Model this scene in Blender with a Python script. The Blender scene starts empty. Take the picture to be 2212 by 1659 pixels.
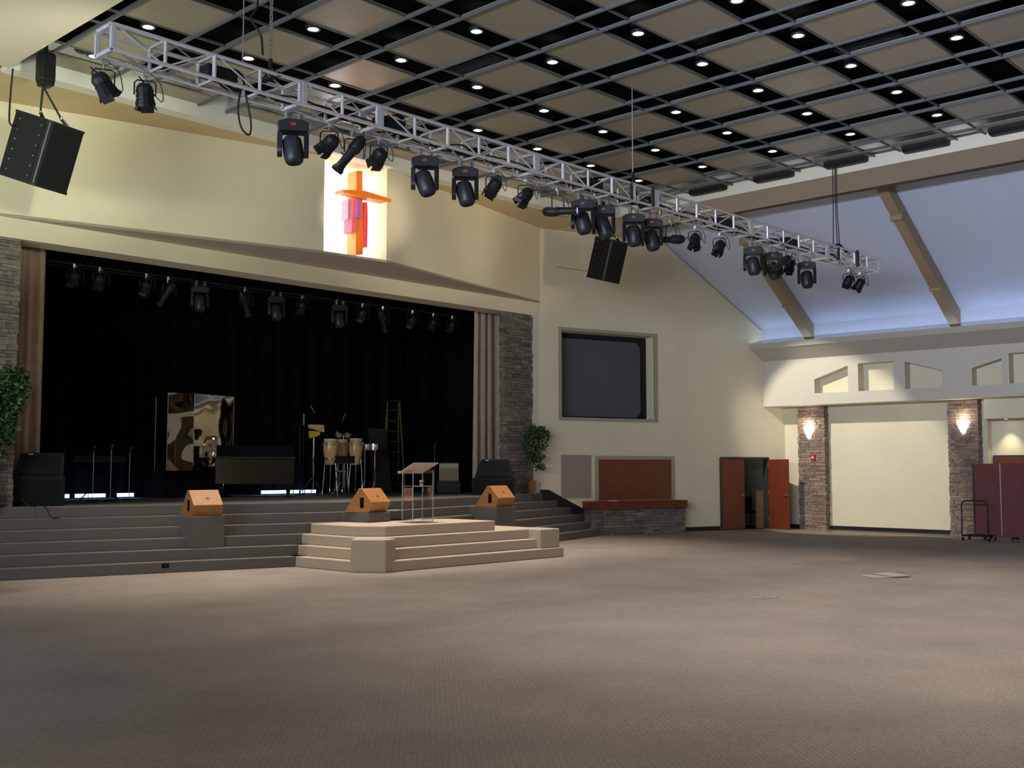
import bpy, bmesh, math, random
from mathutils import Vector, Matrix, Quaternion
PI = math.pi
R = math.radians
rnd = random.Random(7)
scn = bpy.context.scene
C = scn.collection

# ------------------------------------------------------------------ camera
HC, YAW, PITCH, FPX = 1.84, 0.8158, 0.0752, 2382.6
cam_d = bpy.data.cameras.new('camera')
cam_d.sensor_width = 36.0
cam_d.lens = 36.0 * FPX / 2212.0
cam_d.clip_end = 200
cam = bpy.data.objects.new('camera', cam_d)
cam.location = (0, 0, HC)
cam.rotation_euler = (PI / 2 + PITCH, 0, -YAW)
C.objects.link(cam)
scn.camera = cam

# ------------------------------------------------------------------ view, world
vs = scn.view_settings
vs.view_transform = 'Standard'
vs.look = 'None'
vs.gamma = 1.0
vs.use_curve_mapping = False
vs.exposure = 0.0
w = bpy.data.worlds.new('world')
scn.world = w
w.use_nodes = True
w.node_tree.nodes['Background'].inputs[0].default_value = (0.75, 0.85, 1.0, 1)
w.node_tree.nodes['Background'].inputs[1].default_value = 0.02
try:
    scn.cycles.max_bounces = 10
    scn.cycles.diffuse_bounces = 5
    scn.cycles.sample_clamp_indirect = 4.0
    scn.cycles.caustics_reflective = False
    scn.cycles.caustics_refractive = False
except Exception:
    pass

# ------------------------------------------------------------------ lights
def aim(o, tgt):
    d = Vector(tgt) - o.location
    o.rotation_euler = d.to_track_quat('-Z', 'Y').to_euler()
def area(name, loc, tgt, sx, sy, power, col):
    l = bpy.data.lights.new(name, 'AREA')
    l.shape = 'RECTANGLE'; l.size = sx; l.size_y = sy; l.energy = power; l.color = col
    o = bpy.data.objects.new(name, l); o.location = loc; C.objects.link(o); aim(o, tgt)
    return o
def spot(name, loc, tgt, power, col, angle, blend=0.4, rad=0.1):
    l = bpy.data.lights.new(name, 'SPOT')
    l.energy = power; l.color = col; l.spot_size = R(angle); l.spot_blend = blend; l.shadow_soft_size = rad
    o = bpy.data.objects.new(name, l); o.location = loc; C.objects.link(o); aim(o, tgt)
    return o
def point(name, loc, power, col, rad=0.05):
    l = bpy.data.lights.new(name, 'POINT')
    l.energy = power; l.color = col; l.shadow_soft_size = rad
    o = bpy.data.objects.new(name, l); o.location = loc; C.objects.link(o)
    return o
WARM = (1.0, 0.89, 0.77)
COOL = (0.62, 0.78, 1.0)
GREENISH = (0.88, 1.0, 0.80)
# daylight through the doors of the left aisle
area('left_aisle_daylight', (-0.9, 12.5, 1.6), (6.5, 13.5, 0.3), 5.0, 2.2, 330, COOL)
area('left_aisle_ceiling_lamp', (0.6, 3.0, 3.5), (1.6, 3.0, 0), 1.0, 9.0, 120, (1.0, 0.93, 0.78))  # added fill brightening the near left carpet, no fixture modelled
la_ = area('left_aisle_lamps', (1.2, 13.5, 4.9), (10.5, 18.7, 7.6), 5.0, 0.8, 150, GREENISH)
la_.data.spread = R(95)
# added spots at truss height to brighten the fascia, apart from the hung fixtures
for x_, p_, c_ in ((7.0, 620, (0.95, 1.0, 0.80)), (10.2, 560, (0.98, 1.0, 0.82)), (17.6, 420, (1.0, 0.92, 0.72)), (20.6, 300, (1.0, 0.86, 0.62))):
    spot('fascia_wash', (x_, 11.45, 6.05), (x_ + (0.6 if x_ < 14 else -0.2), 18.9, 8.1), p_ * 1.1, c_, 47, 0.7, 0.15)
area('rear_window_daylight', (12.0, -9.6, 4.2), (14, 10, 4.0), 22.0, 3.2, 110, (0.95, 0.97, 1.0))  # added soft fill in front of the windowless rear wall
# cool lamps lying in the cove behind the ledge of the right wall, cool sky light from the windows high on the left wall
area('cove_lamps', (29.25, 9.0, 5.62), (28.6, 9.0, 8.0), 18.0, 0.5, 34, (0.50, 0.66, 1.0))
lc_ = area('left_clerestory', (-0.9, 7.5, 5.4), (27.5, 10.5, 7.2), 13.0, 1.0, 1800, (0.66, 0.76, 1.0))
lc_.data.spread = R(75)
# theatre lamps by the right beam and on the lighting bar; platform spot is added
spot('aisle_wash', (23.0, 17.2, 8.0), (30.2, 14.9, 1.8), 2500, (1.0, 0.95, 0.82), 37, 0.35, 0.08)
spot('platform_wash', (14.6, 17.3, 8.2), (14.7, 15.9, 0.5), 900, (1.0, 0.86, 0.74), 44, 0.8, 0.08)
spot('cross_wash', (9.2, 11.5, 5.7), (14.6, 18.0, 7.2), 2600, (1.0, 0.84, 0.68), 14, 0.7, 0.05)

# ------------------------------------------------------------------ pixel helpers (photograph frame 2212 x 1659 -> points in the room)
_f = Vector((math.sin(YAW) * math.cos(PITCH), math.cos(YAW) * math.cos(PITCH), math.sin(PITCH)))
_r = Vector((math.cos(YAW), -math.sin(YAW), 0))
_u = _r.cross(_f)
def ray(x, y):
    return _f + _r * ((x - 1106) / FPX) - _u * ((y - 829.5) / FPX)
def atz(x, y, z):
    d = ray(x, y); t = (z - HC) / d.z
    return Vector((d.x * t, d.y * t, z))
def aty(x, y, Y):
    d = ray(x, y); t = Y / d.y
    return Vector((d.x * t, Y, HC + d.z * t))
def atx(x, y, X):
    d = ray(x, y); t = X / d.x
    return Vector((X, d.y * t, HC + d.z * t))
def depth(p):
    return (Vector(p) - Vector((0, 0, HC))).dot(_f)

# ------------------------------------------------------------------ materials
MATS = {}
def mat(name, col, rough=0.6, metal=0.0, spec=0.5, var=0.0, vscale=6.0, bump=0.0, bscale=40.0, emit=None, estr=0.0, coat=0.0, col2=None, stretch=None, trans=0.0, ior=1.45):
    if name in MATS: return MATS[name]
    m = bpy.data.materials.new(name); m.use_nodes = True
    nt = m.node_tree; b = nt.nodes['Principled BSDF']
    b.inputs['Base Color'].default_value = (*col, 1)
    b.inputs['Roughness'].default_value = rough
    b.inputs['Metallic'].default_value = metal
    b.inputs['Specular IOR Level'].default_value = spec
    b.inputs['Coat Weight'].default_value = coat
    b.inputs['IOR'].default_value = ior
    b.inputs['Transmission Weight'].default_value = trans
    if emit:
        b.inputs['Emission Color'].default_value = (*emit, 1)
        b.inputs['Emission Strength'].default_value = estr
    tc = nt.nodes.new('ShaderNodeTexCoord')
    mp = nt.nodes.new('ShaderNodeMapping')
    nt.links.new(tc.outputs['Object'], mp.inputs[0])
    if stretch: mp.inputs['Scale'].default_value = stretch
    if var > 0 or col2:
        n = nt.nodes.new('ShaderNodeTexNoise'); n.inputs['Scale'].default_value = vscale; n.inputs['Detail'].default_value = 5
        nt.links.new(mp.outputs[0], n.inputs['Vector'])
        cr = nt.nodes.new('ShaderNodeValToRGB')
        c2 = col2 if col2 else tuple(c * (1 - var) for c in col)
        cr.color_ramp.elements[0].position = 0.3; cr.color_ramp.elements[1].position = 0.7
        cr.color_ramp.elements[0].color = (*c2, 1)
        cr.color_ramp.elements[1].color = (*[min(1, c * (1 + (0 if col2 else var))) for c in col], 1)
        nt.links.new(n.outputs['Fac'], cr.inputs[0]); nt.links.new(cr.outputs[0], b.inputs['Base Color'])
    if bump > 0:
        n2 = nt.nodes.new('ShaderNodeTexNoise'); n2.inputs['Scale'].default_value = bscale; n2.inputs['Detail'].default_value = 3
        nt.links.new(mp.outputs[0], n2.inputs['Vector'])
        bp = nt.nodes.new('ShaderNodeBump'); bp.inputs['Strength'].default_value = bump; bp.inputs['Distance'].default_value = 0.02
        nt.links.new(n2.outputs['Fac'], bp.inputs['Height']); nt.links.new(bp.outputs[0], b.inputs['Normal'])
    MATS[name] = m
    return m

def carpet(name, c1, c2, patch=0.12):
    m = bpy.data.materials.new(name); m.use_nodes = True
    nt = m.node_tree; b = nt.nodes['Principled BSDF']
    b.inputs['Roughness'].default_value = 0.95; b.inputs['Specular IOR Level'].default_value = 0.12
    tc = nt.nodes.new('ShaderNodeTexCoord')
    # loop rows
    wv = nt.nodes.new('ShaderNodeTexBrick'); wv.offset = 0.5
    wv.inputs['Scale'].default_value = 1.0; wv.inputs['Brick Width'].default_value = 0.055; wv.inputs['Row Height'].default_value = 0.03
    wv.inputs['Mortar Size'].default_value = 0.009; wv.inputs['Mortar Smooth'].default_value = 1.0
    wv.inputs['Color1'].default_value = (*c1, 1); wv.inputs['Color2'].default_value = (*[0.5 * (a + q) for a, q in zip(c1, c2)], 1)
    wv.inputs['Mortar'].default_value = (*c2, 1)
    nt.links.new(tc.outputs['Object'], wv.inputs['Vector'])
    n = nt.nodes.new('ShaderNodeTexNoise'); n.inputs['Scale'].default_value = 60; n.inputs['Detail'].default_value = 4
    nt.links.new(tc.outputs['Object'], n.inputs['Vector'])
    n3 = nt.nodes.new('ShaderNodeTexNoise'); n3.inputs['Scale'].default_value = 0.9; n3.inputs['Detail'].default_value = 4
    nt.links.new(tc.outputs['Object'], n3.inputs['Vector'])
    def mul(a, fac, lo, hi):
        mr = nt.nodes.new('ShaderNodeMapRange'); mr.inputs['From Min'].default_value = 0.3; mr.inputs['From Max'].default_value = 0.7
        mr.inputs['To Min'].default_value = lo; mr.inputs['To Max'].default_value = hi
        nt.links.new(fac, mr.inputs['Value'])
        mx = nt.nodes.new('ShaderNodeVectorMath'); mx.operation = 'SCALE'
        nt.links.new(a, mx.inputs[0]); nt.links.new(mr.outputs[0], mx.inputs['Scale'])
        return mx.outputs[0]
    o = mul(wv.outputs['Color'], n.outputs['Fac'], 0.8, 1.2)
    o = mul(o, n3.outputs['Fac'], 1 - patch, 1 + patch)
    nt.links.new(o, b.inputs['Base Color'])
    bp = nt.nodes.new('ShaderNodeBump'); bp.inputs['Strength'].default_value = 0.5; bp.inputs['Distance'].default_value = 0.01
    nt.links.new(n.outputs['Fac'], bp.inputs['Height']); nt.links.new(bp.outputs[0], b.inputs['Normal'])
    MATS[name] = m
    return m

def island_mat(name, cols, rough=0.85, bump=0.6):
    """each separate stone of a mesh takes its own colour"""
    m = bpy.data.materials.new(name); m.use_nodes = True
    nt = m.node_tree; b = nt.nodes['Principled BSDF']; b.inputs['Roughness'].default_value = rough
    g = nt.nodes.new('ShaderNodeNewGeometry'); cr = nt.nodes.new('ShaderNodeValToRGB')
    el = cr.color_ramp.elements
    for i, c in enumerate(cols):
        p = i / (len(cols) - 1)
        if i == 0: e = el[0]; e.position = 0
        elif i == len(cols) - 1: e = el[len(el) - 1]; e.position = 1
        else: e = el.new(p)
        e.color = (*c, 1)
    nt.links.new(g.outputs['Random Per Island'], cr.inputs[0])
    tc = nt.nodes.new('ShaderNodeTexCoord'); n = nt.nodes.new('ShaderNodeTexNoise'); n.inputs['Scale'].default_value = 14; n.inputs['Detail'].default_value = 6
    nt.links.new(tc.outputs['Object'], n.inputs['Vector'])
    mr = nt.nodes.new('ShaderNodeMapRange'); mr.inputs['From Min'].default_value = 0.3; mr.inputs['From Max'].default_value = 0.7
    mr.inputs['To Min'].default_value = 0.7; mr.inputs['To Max'].default_value = 1.25
    nt.links.new(n.outputs['Fac'], mr.inputs['Value'])
    mx = nt.nodes.new('ShaderNodeVectorMath'); mx.operation = 'SCALE'
    nt.links.new(cr.outputs[0], mx.inputs[0]); nt.links.new(mr.outputs[0], mx.inputs['Scale']); nt.links.new(mx.outputs[0], b.inputs['Base Color'])
    bp = nt.nodes.new('ShaderNodeBump'); bp.inputs['Strength'].default_value = bump; bp.inputs['Distance'].default_value = 0.02
    nt.links.new(n.outputs['Fac'], bp.inputs['Height']); nt.links.new(bp.outputs[0], b.inputs['Normal'])
    MATS[name] = m
    return m

def clear_mat(name, tint, gloss, rough=0.02, warp=0.0):
    m = bpy.data.materials.new(name); m.use_nodes = True
    nt = m.node_tree; nt.nodes.remove(nt.nodes['Principled BSDF'])
    out = nt.nodes['Material Output']
    t = nt.nodes.new('ShaderNodeBsdfTransparent'); t.inputs[0].default_value = (*tint, 1)
    g = nt.nodes.new('ShaderNodeBsdfGlossy'); g.inputs['Roughness'].default_value = rough
    if warp: g.inputs['Color'].default_value = (1.0, 0.84, 0.62, 1)  # warm tint of the reflected hall put into the gloss colour
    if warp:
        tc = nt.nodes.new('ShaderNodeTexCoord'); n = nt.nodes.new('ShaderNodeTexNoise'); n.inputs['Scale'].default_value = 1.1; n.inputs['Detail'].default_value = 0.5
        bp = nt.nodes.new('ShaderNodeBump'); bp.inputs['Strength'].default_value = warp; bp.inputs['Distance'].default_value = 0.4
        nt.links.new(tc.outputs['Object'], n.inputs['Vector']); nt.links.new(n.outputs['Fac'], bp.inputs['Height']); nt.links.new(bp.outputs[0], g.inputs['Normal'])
    mx = nt.nodes.new('ShaderNodeMixShader')
    lw = nt.nodes.new('ShaderNodeLayerWeight'); lw.inputs['Blend'].default_value = 0.35
    ad = nt.nodes.new('ShaderNodeMath'); ad.operation = 'MULTIPLY_ADD'; ad.inputs[1].default_value = 0.22; ad.inputs[2].default_value = gloss
    nt.links.new(lw.outputs['Fresnel'], ad.inputs[0])
    nt.links.new(ad.outputs[0], mx.inputs[0]); nt.links.new(t.outputs[0], mx.inputs[1]); nt.links.new(g.outputs[0], mx.inputs[2])
    nt.links.new(mx.outputs[0], out.inputs[0])
    MATS[name] = m
    return m

WALL = mat('cream_wall_paint', (0.76, 0.685, 0.49), 0.8, var=0.03, vscale=1.5, bump=0.12, bscale=90)
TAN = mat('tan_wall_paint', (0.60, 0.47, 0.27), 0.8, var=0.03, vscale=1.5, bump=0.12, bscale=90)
PALE = mat('pale_wall_paint', (0.74, 0.72, 0.64), 0.8, var=0.02, bump=0.1, bscale=90)
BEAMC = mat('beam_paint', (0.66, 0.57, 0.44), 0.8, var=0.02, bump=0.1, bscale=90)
SOFF = mat('soffit_paint', (0.62, 0.57, 0.47), 0.8, var=0.02, bump=0.1, bscale=90)
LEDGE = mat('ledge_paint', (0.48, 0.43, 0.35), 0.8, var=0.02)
SLOPE = mat('slope_paint', (0.60, 0.64, 0.76), 0.85, var=0.02)
RAFT = mat('rafter_wood', (0.34, 0.25, 0.145), 0.65, var=0.12, vscale=5, stretch=(1, 8, 8))
DARKTRIM = mat('dark_trim', (0.10, 0.075, 0.05), 0.7, var=0.1)
BASEB = mat('black_vinyl_base', (0.012, 0.012, 0.018), 0.4, var=0.1)
FLOORC = carpet('hall_carpet', (0.315, 0.265, 0.232), (0.21, 0.177, 0.153), 0.10)
STEPC = mat('step_carpet', (0.135, 0.124, 0.115), 0.95, spec=0.1, var=0.15, vscale=50, bump=0.4, bscale=120)
PLATC = mat('platform_carpet', (0.44, 0.355, 0.275), 0.95, spec=0.1, var=0.10, vscale=50, bump=0.4, bscale=120)
TILE = mat('vinyl_floor', (0.36, 0.29, 0.18), 0.16, var=0.08, vscale=3)
BLACK = mat('stage_black', (0.004, 0.004, 0.0045), 0.9, spec=0.1, var=0.2)
BLKCLOTH = mat('black_velour', (0.0045, 0.0045, 0.0055), 0.95, spec=0.05, var=0.3, vscale=3)
TANCLOTH = mat('tan_velour', (0.50, 0.38, 0.29), 0.9, spec=0.1, var=0.08, vscale=8, bump=0.1)
PANEL = mat('ceiling_panel_tan', (0.29, 0.255, 0.18), 0.32, spec=0.4, var=0.05, vscale=2, stretch=(1, 6, 1))
VOID = mat('ceiling_void_black', (0.006, 0.006, 0.006), 0.95, spec=0.05, var=0.2)
TEE = mat('grid_bar_paint', (0.11, 0.115, 0.12), 0.5, var=0.05)
DIFF = mat('black_vent', (0.006, 0.006, 0.007), 0.6, var=0.1)
ALU = mat('truss_aluminium', (0.74, 0.74, 0.75), 0.3, metal=0.6, var=0.06, vscale=20)
CHROME = mat('chrome', (0.75, 0.77, 0.8), 0.12, metal=1.0, var=0.03)
BLKMET = mat('black_fixture', (0.008, 0.0085, 0.0095), 0.5, spec=0.35, var=0.15, vscale=20)
BLKPLA = mat('black_plastic', (0.010, 0.0105, 0.012), 0.45, spec=0.35, var=0.1, vscale=20)
GREYPLA = mat('charcoal_plastic', (0.020, 0.021, 0.025), 0.4, spec=0.4, var=0.1)
RUBBER = mat('black_rubber', (0.01, 0.01, 0.01), 0.7, var=0.1)
GRILLE = mat('speaker_grille', (0.006, 0.0065, 0.007), 0.6, spec=0.2, var=0.2, vscale=80, bump=0.4, bscale=300)
SPKBOX = mat('speaker_box', (0.007, 0.0075, 0.009), 0.55, spec=0.25, var=0.15, vscale=30, bump=0.2, bscale=200)
EDGE = mat('speaker_edge', (0.10, 0.11, 0.13), 0.4, var=0.1)
RED_LED = mat('red_display', (0.2, 0.02, 0.01), 0.4, emit=(1, 0.06, 0.03), estr=0.12, var=0.05)
LAMPW = mat('downlight_lamp', (1, 1, 1), 0.4, emit=(1.0, 0.92, 0.85), estr=14, var=0.01)
LAMPRING = mat('downlight_ring', (0.03, 0.03, 0.03), 0.4, metal=0.2, var=0.05)
SCONCE = mat('sconce_glass', (1, 1, 1), 0.4, emit=(1.0, 0.93, 0.86), estr=7, var=0.01)
BACKLIT = mat('backlit_panel', (0.95, 0.95, 0.95), 0.5, emit=(0.98, 0.99, 1.0), estr=3.6, var=0.01)
CROSSW = mat('cross_wood', (0.78, 0.20, 0.022), 0.45, var=0.12, vscale=4, stretch=(6, 6, 1))
PURPLE = mat('purple_cloth', (0.30, 0.12, 0.55), 0.8, var=0.1)
PINK = mat('pink_cloth', (0.80, 0.13, 0.20), 0.8, var=0.15)
REDC = mat('red_cloth', (0.75, 0.06, 0.09), 0.8, var=0.15)
MAUVE = mat('mauve_cloth', (0.32, 0.25, 0.32), 0.8, var=0.1)
WOODM = mat('monitor_wood', (0.38, 0.165, 0.05), 0.4, var=0.18, vscale=3, stretch=(8, 1, 8))
CHERRY = mat('cherry_wood', (0.17, 0.035, 0.014), 0.35, var=0.15, vscale=3, stretch=(8, 8, 0.8))
CHERRY2 = mat('cherry_shutter', (0.20, 0.055, 0.025), 0.35, var=0.15, vscale=3, stretch=(1, 1, 14))
FRAMEW = mat('frame_paint', (0.40, 0.33, 0.22), 0.6, var=0.05)
SCRFRAME = mat('screen_frame_paint', (0.36, 0.33, 0.25), 0.6, var=0.05)
SCREEN = mat('grey_screen', (0.085, 0.090, 0.105), 0.75, var=0.04)
SCRDARK = mat('screen_dark', (0.008, 0.008, 0.009), 0.8, var=0.1)
ACOUST = mat('acoustic_panel', (0.36, 0.27, 0.235), 0.9, var=0.05, bump=0.2, bscale=200)
DOORFR = mat('door_frame_metal', (0.045, 0.035, 0.03), 0.5, var=0.1)
MAROON = mat('maroon_fabric', (0.17, 0.055, 0.05), 0.9, var=0.08, bump=0.2, bscale=200)
STEEL = mat('brushed_steel', (0.45, 0.45, 0.46), 0.35, metal=0.9, var=0.05)
FIRERED = mat('alarm_red', (0.65, 0.02, 0.03), 0.4, var=0.05)
WHITEP = mat('white_plastic', (0.75, 0.74, 0.70), 0.4, var=0.03)
CONGA = mat('conga_wood', (0.62, 0.40, 0.17), 0.22, var=0.12, vscale=4, stretch=(8, 8, 0.7), coat=0.5)
SKIN = mat('drum_skin', (0.55, 0.48, 0.38), 0.6, var=0.08)
YELLOW = mat('yellow_block', (0.62, 0.38, 0.03), 0.4, var=0.1)
LADDER = mat('ladder_yellow', (0.16, 0.12, 0.02), 0.5, var=0.1)
STOOLW = mat('stool_wood', (0.16, 0.085, 0.035), 0.5, var=0.15)
PIANO = mat('piano_lacquer', (0.004, 0.004, 0.004), 0.03, spec=1.0, coat=1.0, var=0.05)
AMPC = mat('amp_tolex', (0.36, 0.27, 0.15), 0.7, var=0.08)
AMPW = mat('amp_panel', (0.55, 0.52, 0.45), 0.5, var=0.05)
LEAF = mat('ficus_leaf', (0.03, 0.075, 0.022), 0.5, var=0.5, vscale=3)
BARK = mat('bark', (0.16, 0.115, 0.075), 0.8, var=0.2)
WICKER = mat('wicker', (0.30, 0.15, 0.055), 0.7, var=0.2, vscale=30, bump=0.8, bscale=60)
GAPGLOW = mat('blue_led', (0.9, 0.95, 1), 0.4, emit=(0.35, 0.55, 1.0), estr=9.0, var=0.01)
BLUELENS = mat('blue_lens', (0.05, 0.06, 0.35), 0.1, spec=0.8, emit=(0.35, 0.35, 1.0), estr=2.0, var=0.05)  # glare on the unlit lens painted in as emission
PLATE = mat('floor_plate', (0.42, 0.40, 0.34), 0.35, metal=0.4, var=0.05)
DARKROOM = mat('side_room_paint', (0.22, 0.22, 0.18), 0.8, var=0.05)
CARD = mat('cardboard_tan', (0.30, 0.19, 0.09), 0.8, var=0.08)
ACRYL = clear_mat('clear_acrylic', (0.96, 0.97, 0.98), 0.004)
ACRYLTOP = mat('frosted_acrylic', (0.52, 0.42, 0.40), 0.25, var=0.06)
ACRYLEDGE = mat('acrylic_edge', (0.55, 0.52, 0.50), 0.2, var=0.05)
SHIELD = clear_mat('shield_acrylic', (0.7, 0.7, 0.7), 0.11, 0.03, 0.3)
STONE_R = island_mat('ledgestone_brown', [(0.16, 0.105, 0.075), (0.30, 0.21, 0.16), (0.22, 0.16, 0.13), (0.36, 0.26, 0.19), (0.25, 0.17, 0.12)])
STONE_G = island_mat('ledgestone_grey', [(0.10, 0.085, 0.07), (0.21, 0.18, 0.15), (0.145, 0.125, 0.105), (0.27, 0.23, 0.18), (0.17, 0.135, 0.105)])

# ------------------------------------------------------------------ mesh helpers
class MB:
    def __init__(s): s.bm = bmesh.new()
    def box(s, x0, x1, y0, y1, z0, z1, M=None):
        ps = [(x0, y0, z0), (x1, y0, z0), (x1, y1, z0), (x0, y1, z0), (x0, y0, z1), (x1, y0, z1), (x1, y1, z1), (x0, y1, z1)]
        return s.hexa(ps, M)
    def hexa(s, ps, M=None):
        v = [s.bm.verts.new((M @ Vector(p)) if M else p) for p in ps]
        for f in ((3, 2, 1, 0), (4, 5, 6, 7), (0, 1, 5, 4), (1, 2, 6, 5), (2, 3, 7, 6), (3, 0, 4, 7)):
            s.bm.faces.new([v[i] for i in f])
        return s
    def prism(s, poly, z0, z1, M=None):
        """polygon in x,y extruded over z"""
        a = [s.bm.verts.new((M @ Vector((x, y, z0))) if M else (x, y, z0)) for x, y in poly]
        b = [s.bm.verts.new((M @ Vector((x, y, z1))) if M else (x, y, z1)) for x, y in poly]
        n = len(poly)
        s.bm.faces.new(a[::-1]); s.bm.faces.new(b)
        for i in range(n):
            s.bm.faces.new((a[i], a[(i + 1) % n], b[(i + 1) % n], b[i]))
        return s
    def loft(s, A, B):
        """closed solid between two point loops"""
        a = [s.bm.verts.new(p) for p in A]; b = [s.bm.verts.new(p) for p in B]; n = len(a)
        s.bm.faces.new(a[::-1]); s.bm.faces.new(b)
        for i in range(n): s.bm.faces.new((a[i], a[(i + 1) % n], b[(i + 1) % n], b[i]))
        return s
    def tube(s, a, b, r, n=8, r2=None):
        a, b = Vector(a), Vector(b); d = b - a
        if d.length < 1e-6: return s
        q = d.to_track_quat('Z', 'Y'); r2 = r if r2 is None else r2
        A = [a + q @ Vector((r * math.cos(2 * PI * i / n), r * math.sin(2 * PI * i / n), 0)) for i in range(n)]
        B = [b + q @ Vector((r2 * math.cos(2 * PI * i / n), r2 * math.sin(2 * PI * i / n), 0)) for i in range(n)]
        return s.loft(A, B)
    def cable(s, pts, r, n=6, sub=6):
        """smooth tube through pts"""
        P = [Vector(p) for p in pts]; P = [P[0] * 2 - P[1]] + P + [P[-1] * 2 - P[-2]]; out = []
        for i in range(1, len(P) - 2):
            p0, p1, p2, p3 = P[i - 1:i + 3]
            for k in range(sub):
                t = k / sub
                out.append(0.5 * ((2 * p1) + (p2 - p0) * t + (2 * p0 - 5 * p1 + 4 * p2 - p3) * t * t + (3 * p1 - p0 - 3 * p2 + p3) * t ** 3))
        out.append(P[-2])
        return s.path(out, r, n)
    def path(s, pts, r, n=6):
        """continuous bent tube through pts"""
        pts = [Vector(p) for p in pts]; rings = []
        up = None
        for i, p in enumerate(pts):
            d = (pts[min(i + 1, len(pts) - 1)] - pts[max(i - 1, 0)]).normalized()
            if up is None:
                up = d.orthogonal().normalized()
            else:
                up = (up - d * up.dot(d)).normalized()
            sd = d.cross(up)
            rings.append([s.bm.verts.new(p + up * (r * math.cos(2 * PI * k / n)) + sd * (r * math.sin(2 * PI * k / n))) for k in range(n)])
        for i in range(len(rings) - 1):
            for k in range(n):
                s.bm.faces.new((rings[i][k], rings[i][(k + 1) % n], rings[i + 1][(k + 1) % n], rings[i + 1][k]))
        s.bm.faces.new(rings[0][::-1]); s.bm.faces.new(rings[-1])
        return s
    def lathe(s, prof, n=20, M=None, closed=False):
        """profile of (radius, z) turned about z"""
        rings = []
        for r, z in prof:
            if r < 1e-5:
                p = Vector((0, 0, z)); rings.append([s.bm.verts.new(M @ p if M else p)])
            else:
                ring = []
                for k in range(n):
                    p = Vector((r * math.cos(2 * PI * k / n), r * math.sin(2 * PI * k / n), z))
                    ring.append(s.bm.verts.new(M @ p if M else p))
                rings.append(ring)
        if closed: rings.append(rings[0])
        for A, B in zip(rings, rings[1:]):
            for k in range(n):
                if len(A) == 1 and len(B) == 1: continue
                if len(A) == 1: s.bm.faces.new((A[0], B[(k + 1) % n], B[k]))
                elif len(B) == 1: s.bm.faces.new((A[k], A[(k + 1) % n], B[0]))
                else: s.bm.faces.new((A[k], A[(k + 1) % n], B[(k + 1) % n], B[k]))
        if closed: return s
        if len(rings[0]) > 1: s.bm.faces.new(rings[0][::-1])
        if len(rings[-1]) > 1: s.bm.faces.new(rings[-1])
        return s
    def build(s, name, m, parent=None, smooth=False, bevel=0.0, loc=None):
        bmesh.ops.recalc_face_normals(s.bm, faces=s.bm.faces)
        me = bpy.data.meshes.new(name); s.bm.to_mesh(me); s.bm.free()
        me.materials.append(m)
        if smooth:
            for p in me.polygons: p.use_smooth = True
        o = bpy.data.objects.new(name, me); C.objects.link(o)
        if parent is not None: o.parent = parent
        if loc is not None: o.location = loc
        if bevel > 0:
            md = o.modifiers.new('bevel', 'BEVEL'); md.width = bevel; md.segments = 2; md.limit_method = 'ANGLE'; md.angle_limit = R(40)
        if smooth:
            md = o.modifiers.new('split', 'EDGE_SPLIT'); md.split_angle = R(38)
        return o
def thing(name, label, cat, loc=(0, 0, 0), rotz=0.0, group=None):
    o = bpy.data.objects.new(name, None); C.objects.link(o)
    o.empty_display_size = 0.1
    o.location = loc; o.rotation_euler = (0, 0, rotz)
    return tag(o, label, cat, group)
def tag(o, label, cat, group=None, kind=None):
    o['label'] = label; o['category'] = cat
    if group: o['group'] = group
    if kind: o['kind'] = kind
    return o
def struct(o):
    o['kind'] = 'structure'
    return o
def copy_tree(o, parent=None):
    c = o.copy(); C.objects.link(c)
    if parent is not None: c.parent = parent
    for ch in list(o.children): copy_tree(ch, c)
    return c
def bx(name, m, a, b, parent=None, bevel=0.0):
    return MB().box(a[0], b[0], a[1], b[1], a[2], b[2]).build(name, m, parent, bevel=bevel)
ORD = ['first', 'second', 'third', 'fourth', 'fifth', 'sixth', 'seventh', 'eighth', 'ninth', 'tenth', 'eleventh', 'twelfth', 'thirteenth']

# ------------------------------------------------------------------ room measures
ZB, ZC, ZV = 8.30, 8.53, 8.98          # underside of beams, ceiling panels, black void
BXL, BXR, BYS = 7.13, 22.43, 17.92      # inner faces of the beams round the ceiling
YS = 19.67                               # face of the stage opening
ZF = 6.25                                # underside of the angled fascia
ZH = 5.89                                # underside of the header
APX, APY = 14.85, 18.02                  # prow of the fascia
PL, PR = 7.69, 22.0
RISER = 0.19; ZS = RISER * 6             # stage floor 1.14
WA = R(-17.5); WD = Vector((math.cos(WA), math.sin(WA), 0)); WN = Vector((WD.y, -WD.x, 0))   # screen wall direction, WN points into the hall
W0 = Vector((PR, YS, 0))
if WN.y > 0: WN = -WN
def onwall(x, y, off=0.0):
    d = ray(x, y); P = W0 + WN * off
    t = WN.dot(P) / WN.dot(d)
    return Vector((d.x * t, d.y * t, HC + d.z * t))
def wl(s, off, z):                       # along the screen wall: s metres from its corner, off metres into the hall
    return W0 + WD * s + WN * off + Vector((0, 0, z))
def sof(p): return (Vector((p.x, p.y, 0)) - W0).dot(WD)
XR, XA = 29.5, 30.3                      # soffit face, aisle wall
SEND = (XA - PR) / WD.x                  # length of the screen wall

# ------------------------------------------------------------------ floor
struct(bx('floor', FLOORC, (-1.3, -10, -0.2), (30.9, 20.5, 0.0)))
struct(bx('floor_aisle', TILE, (28.9, 4.0, 0.0), (XA, 15.6, 0.012)))

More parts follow.
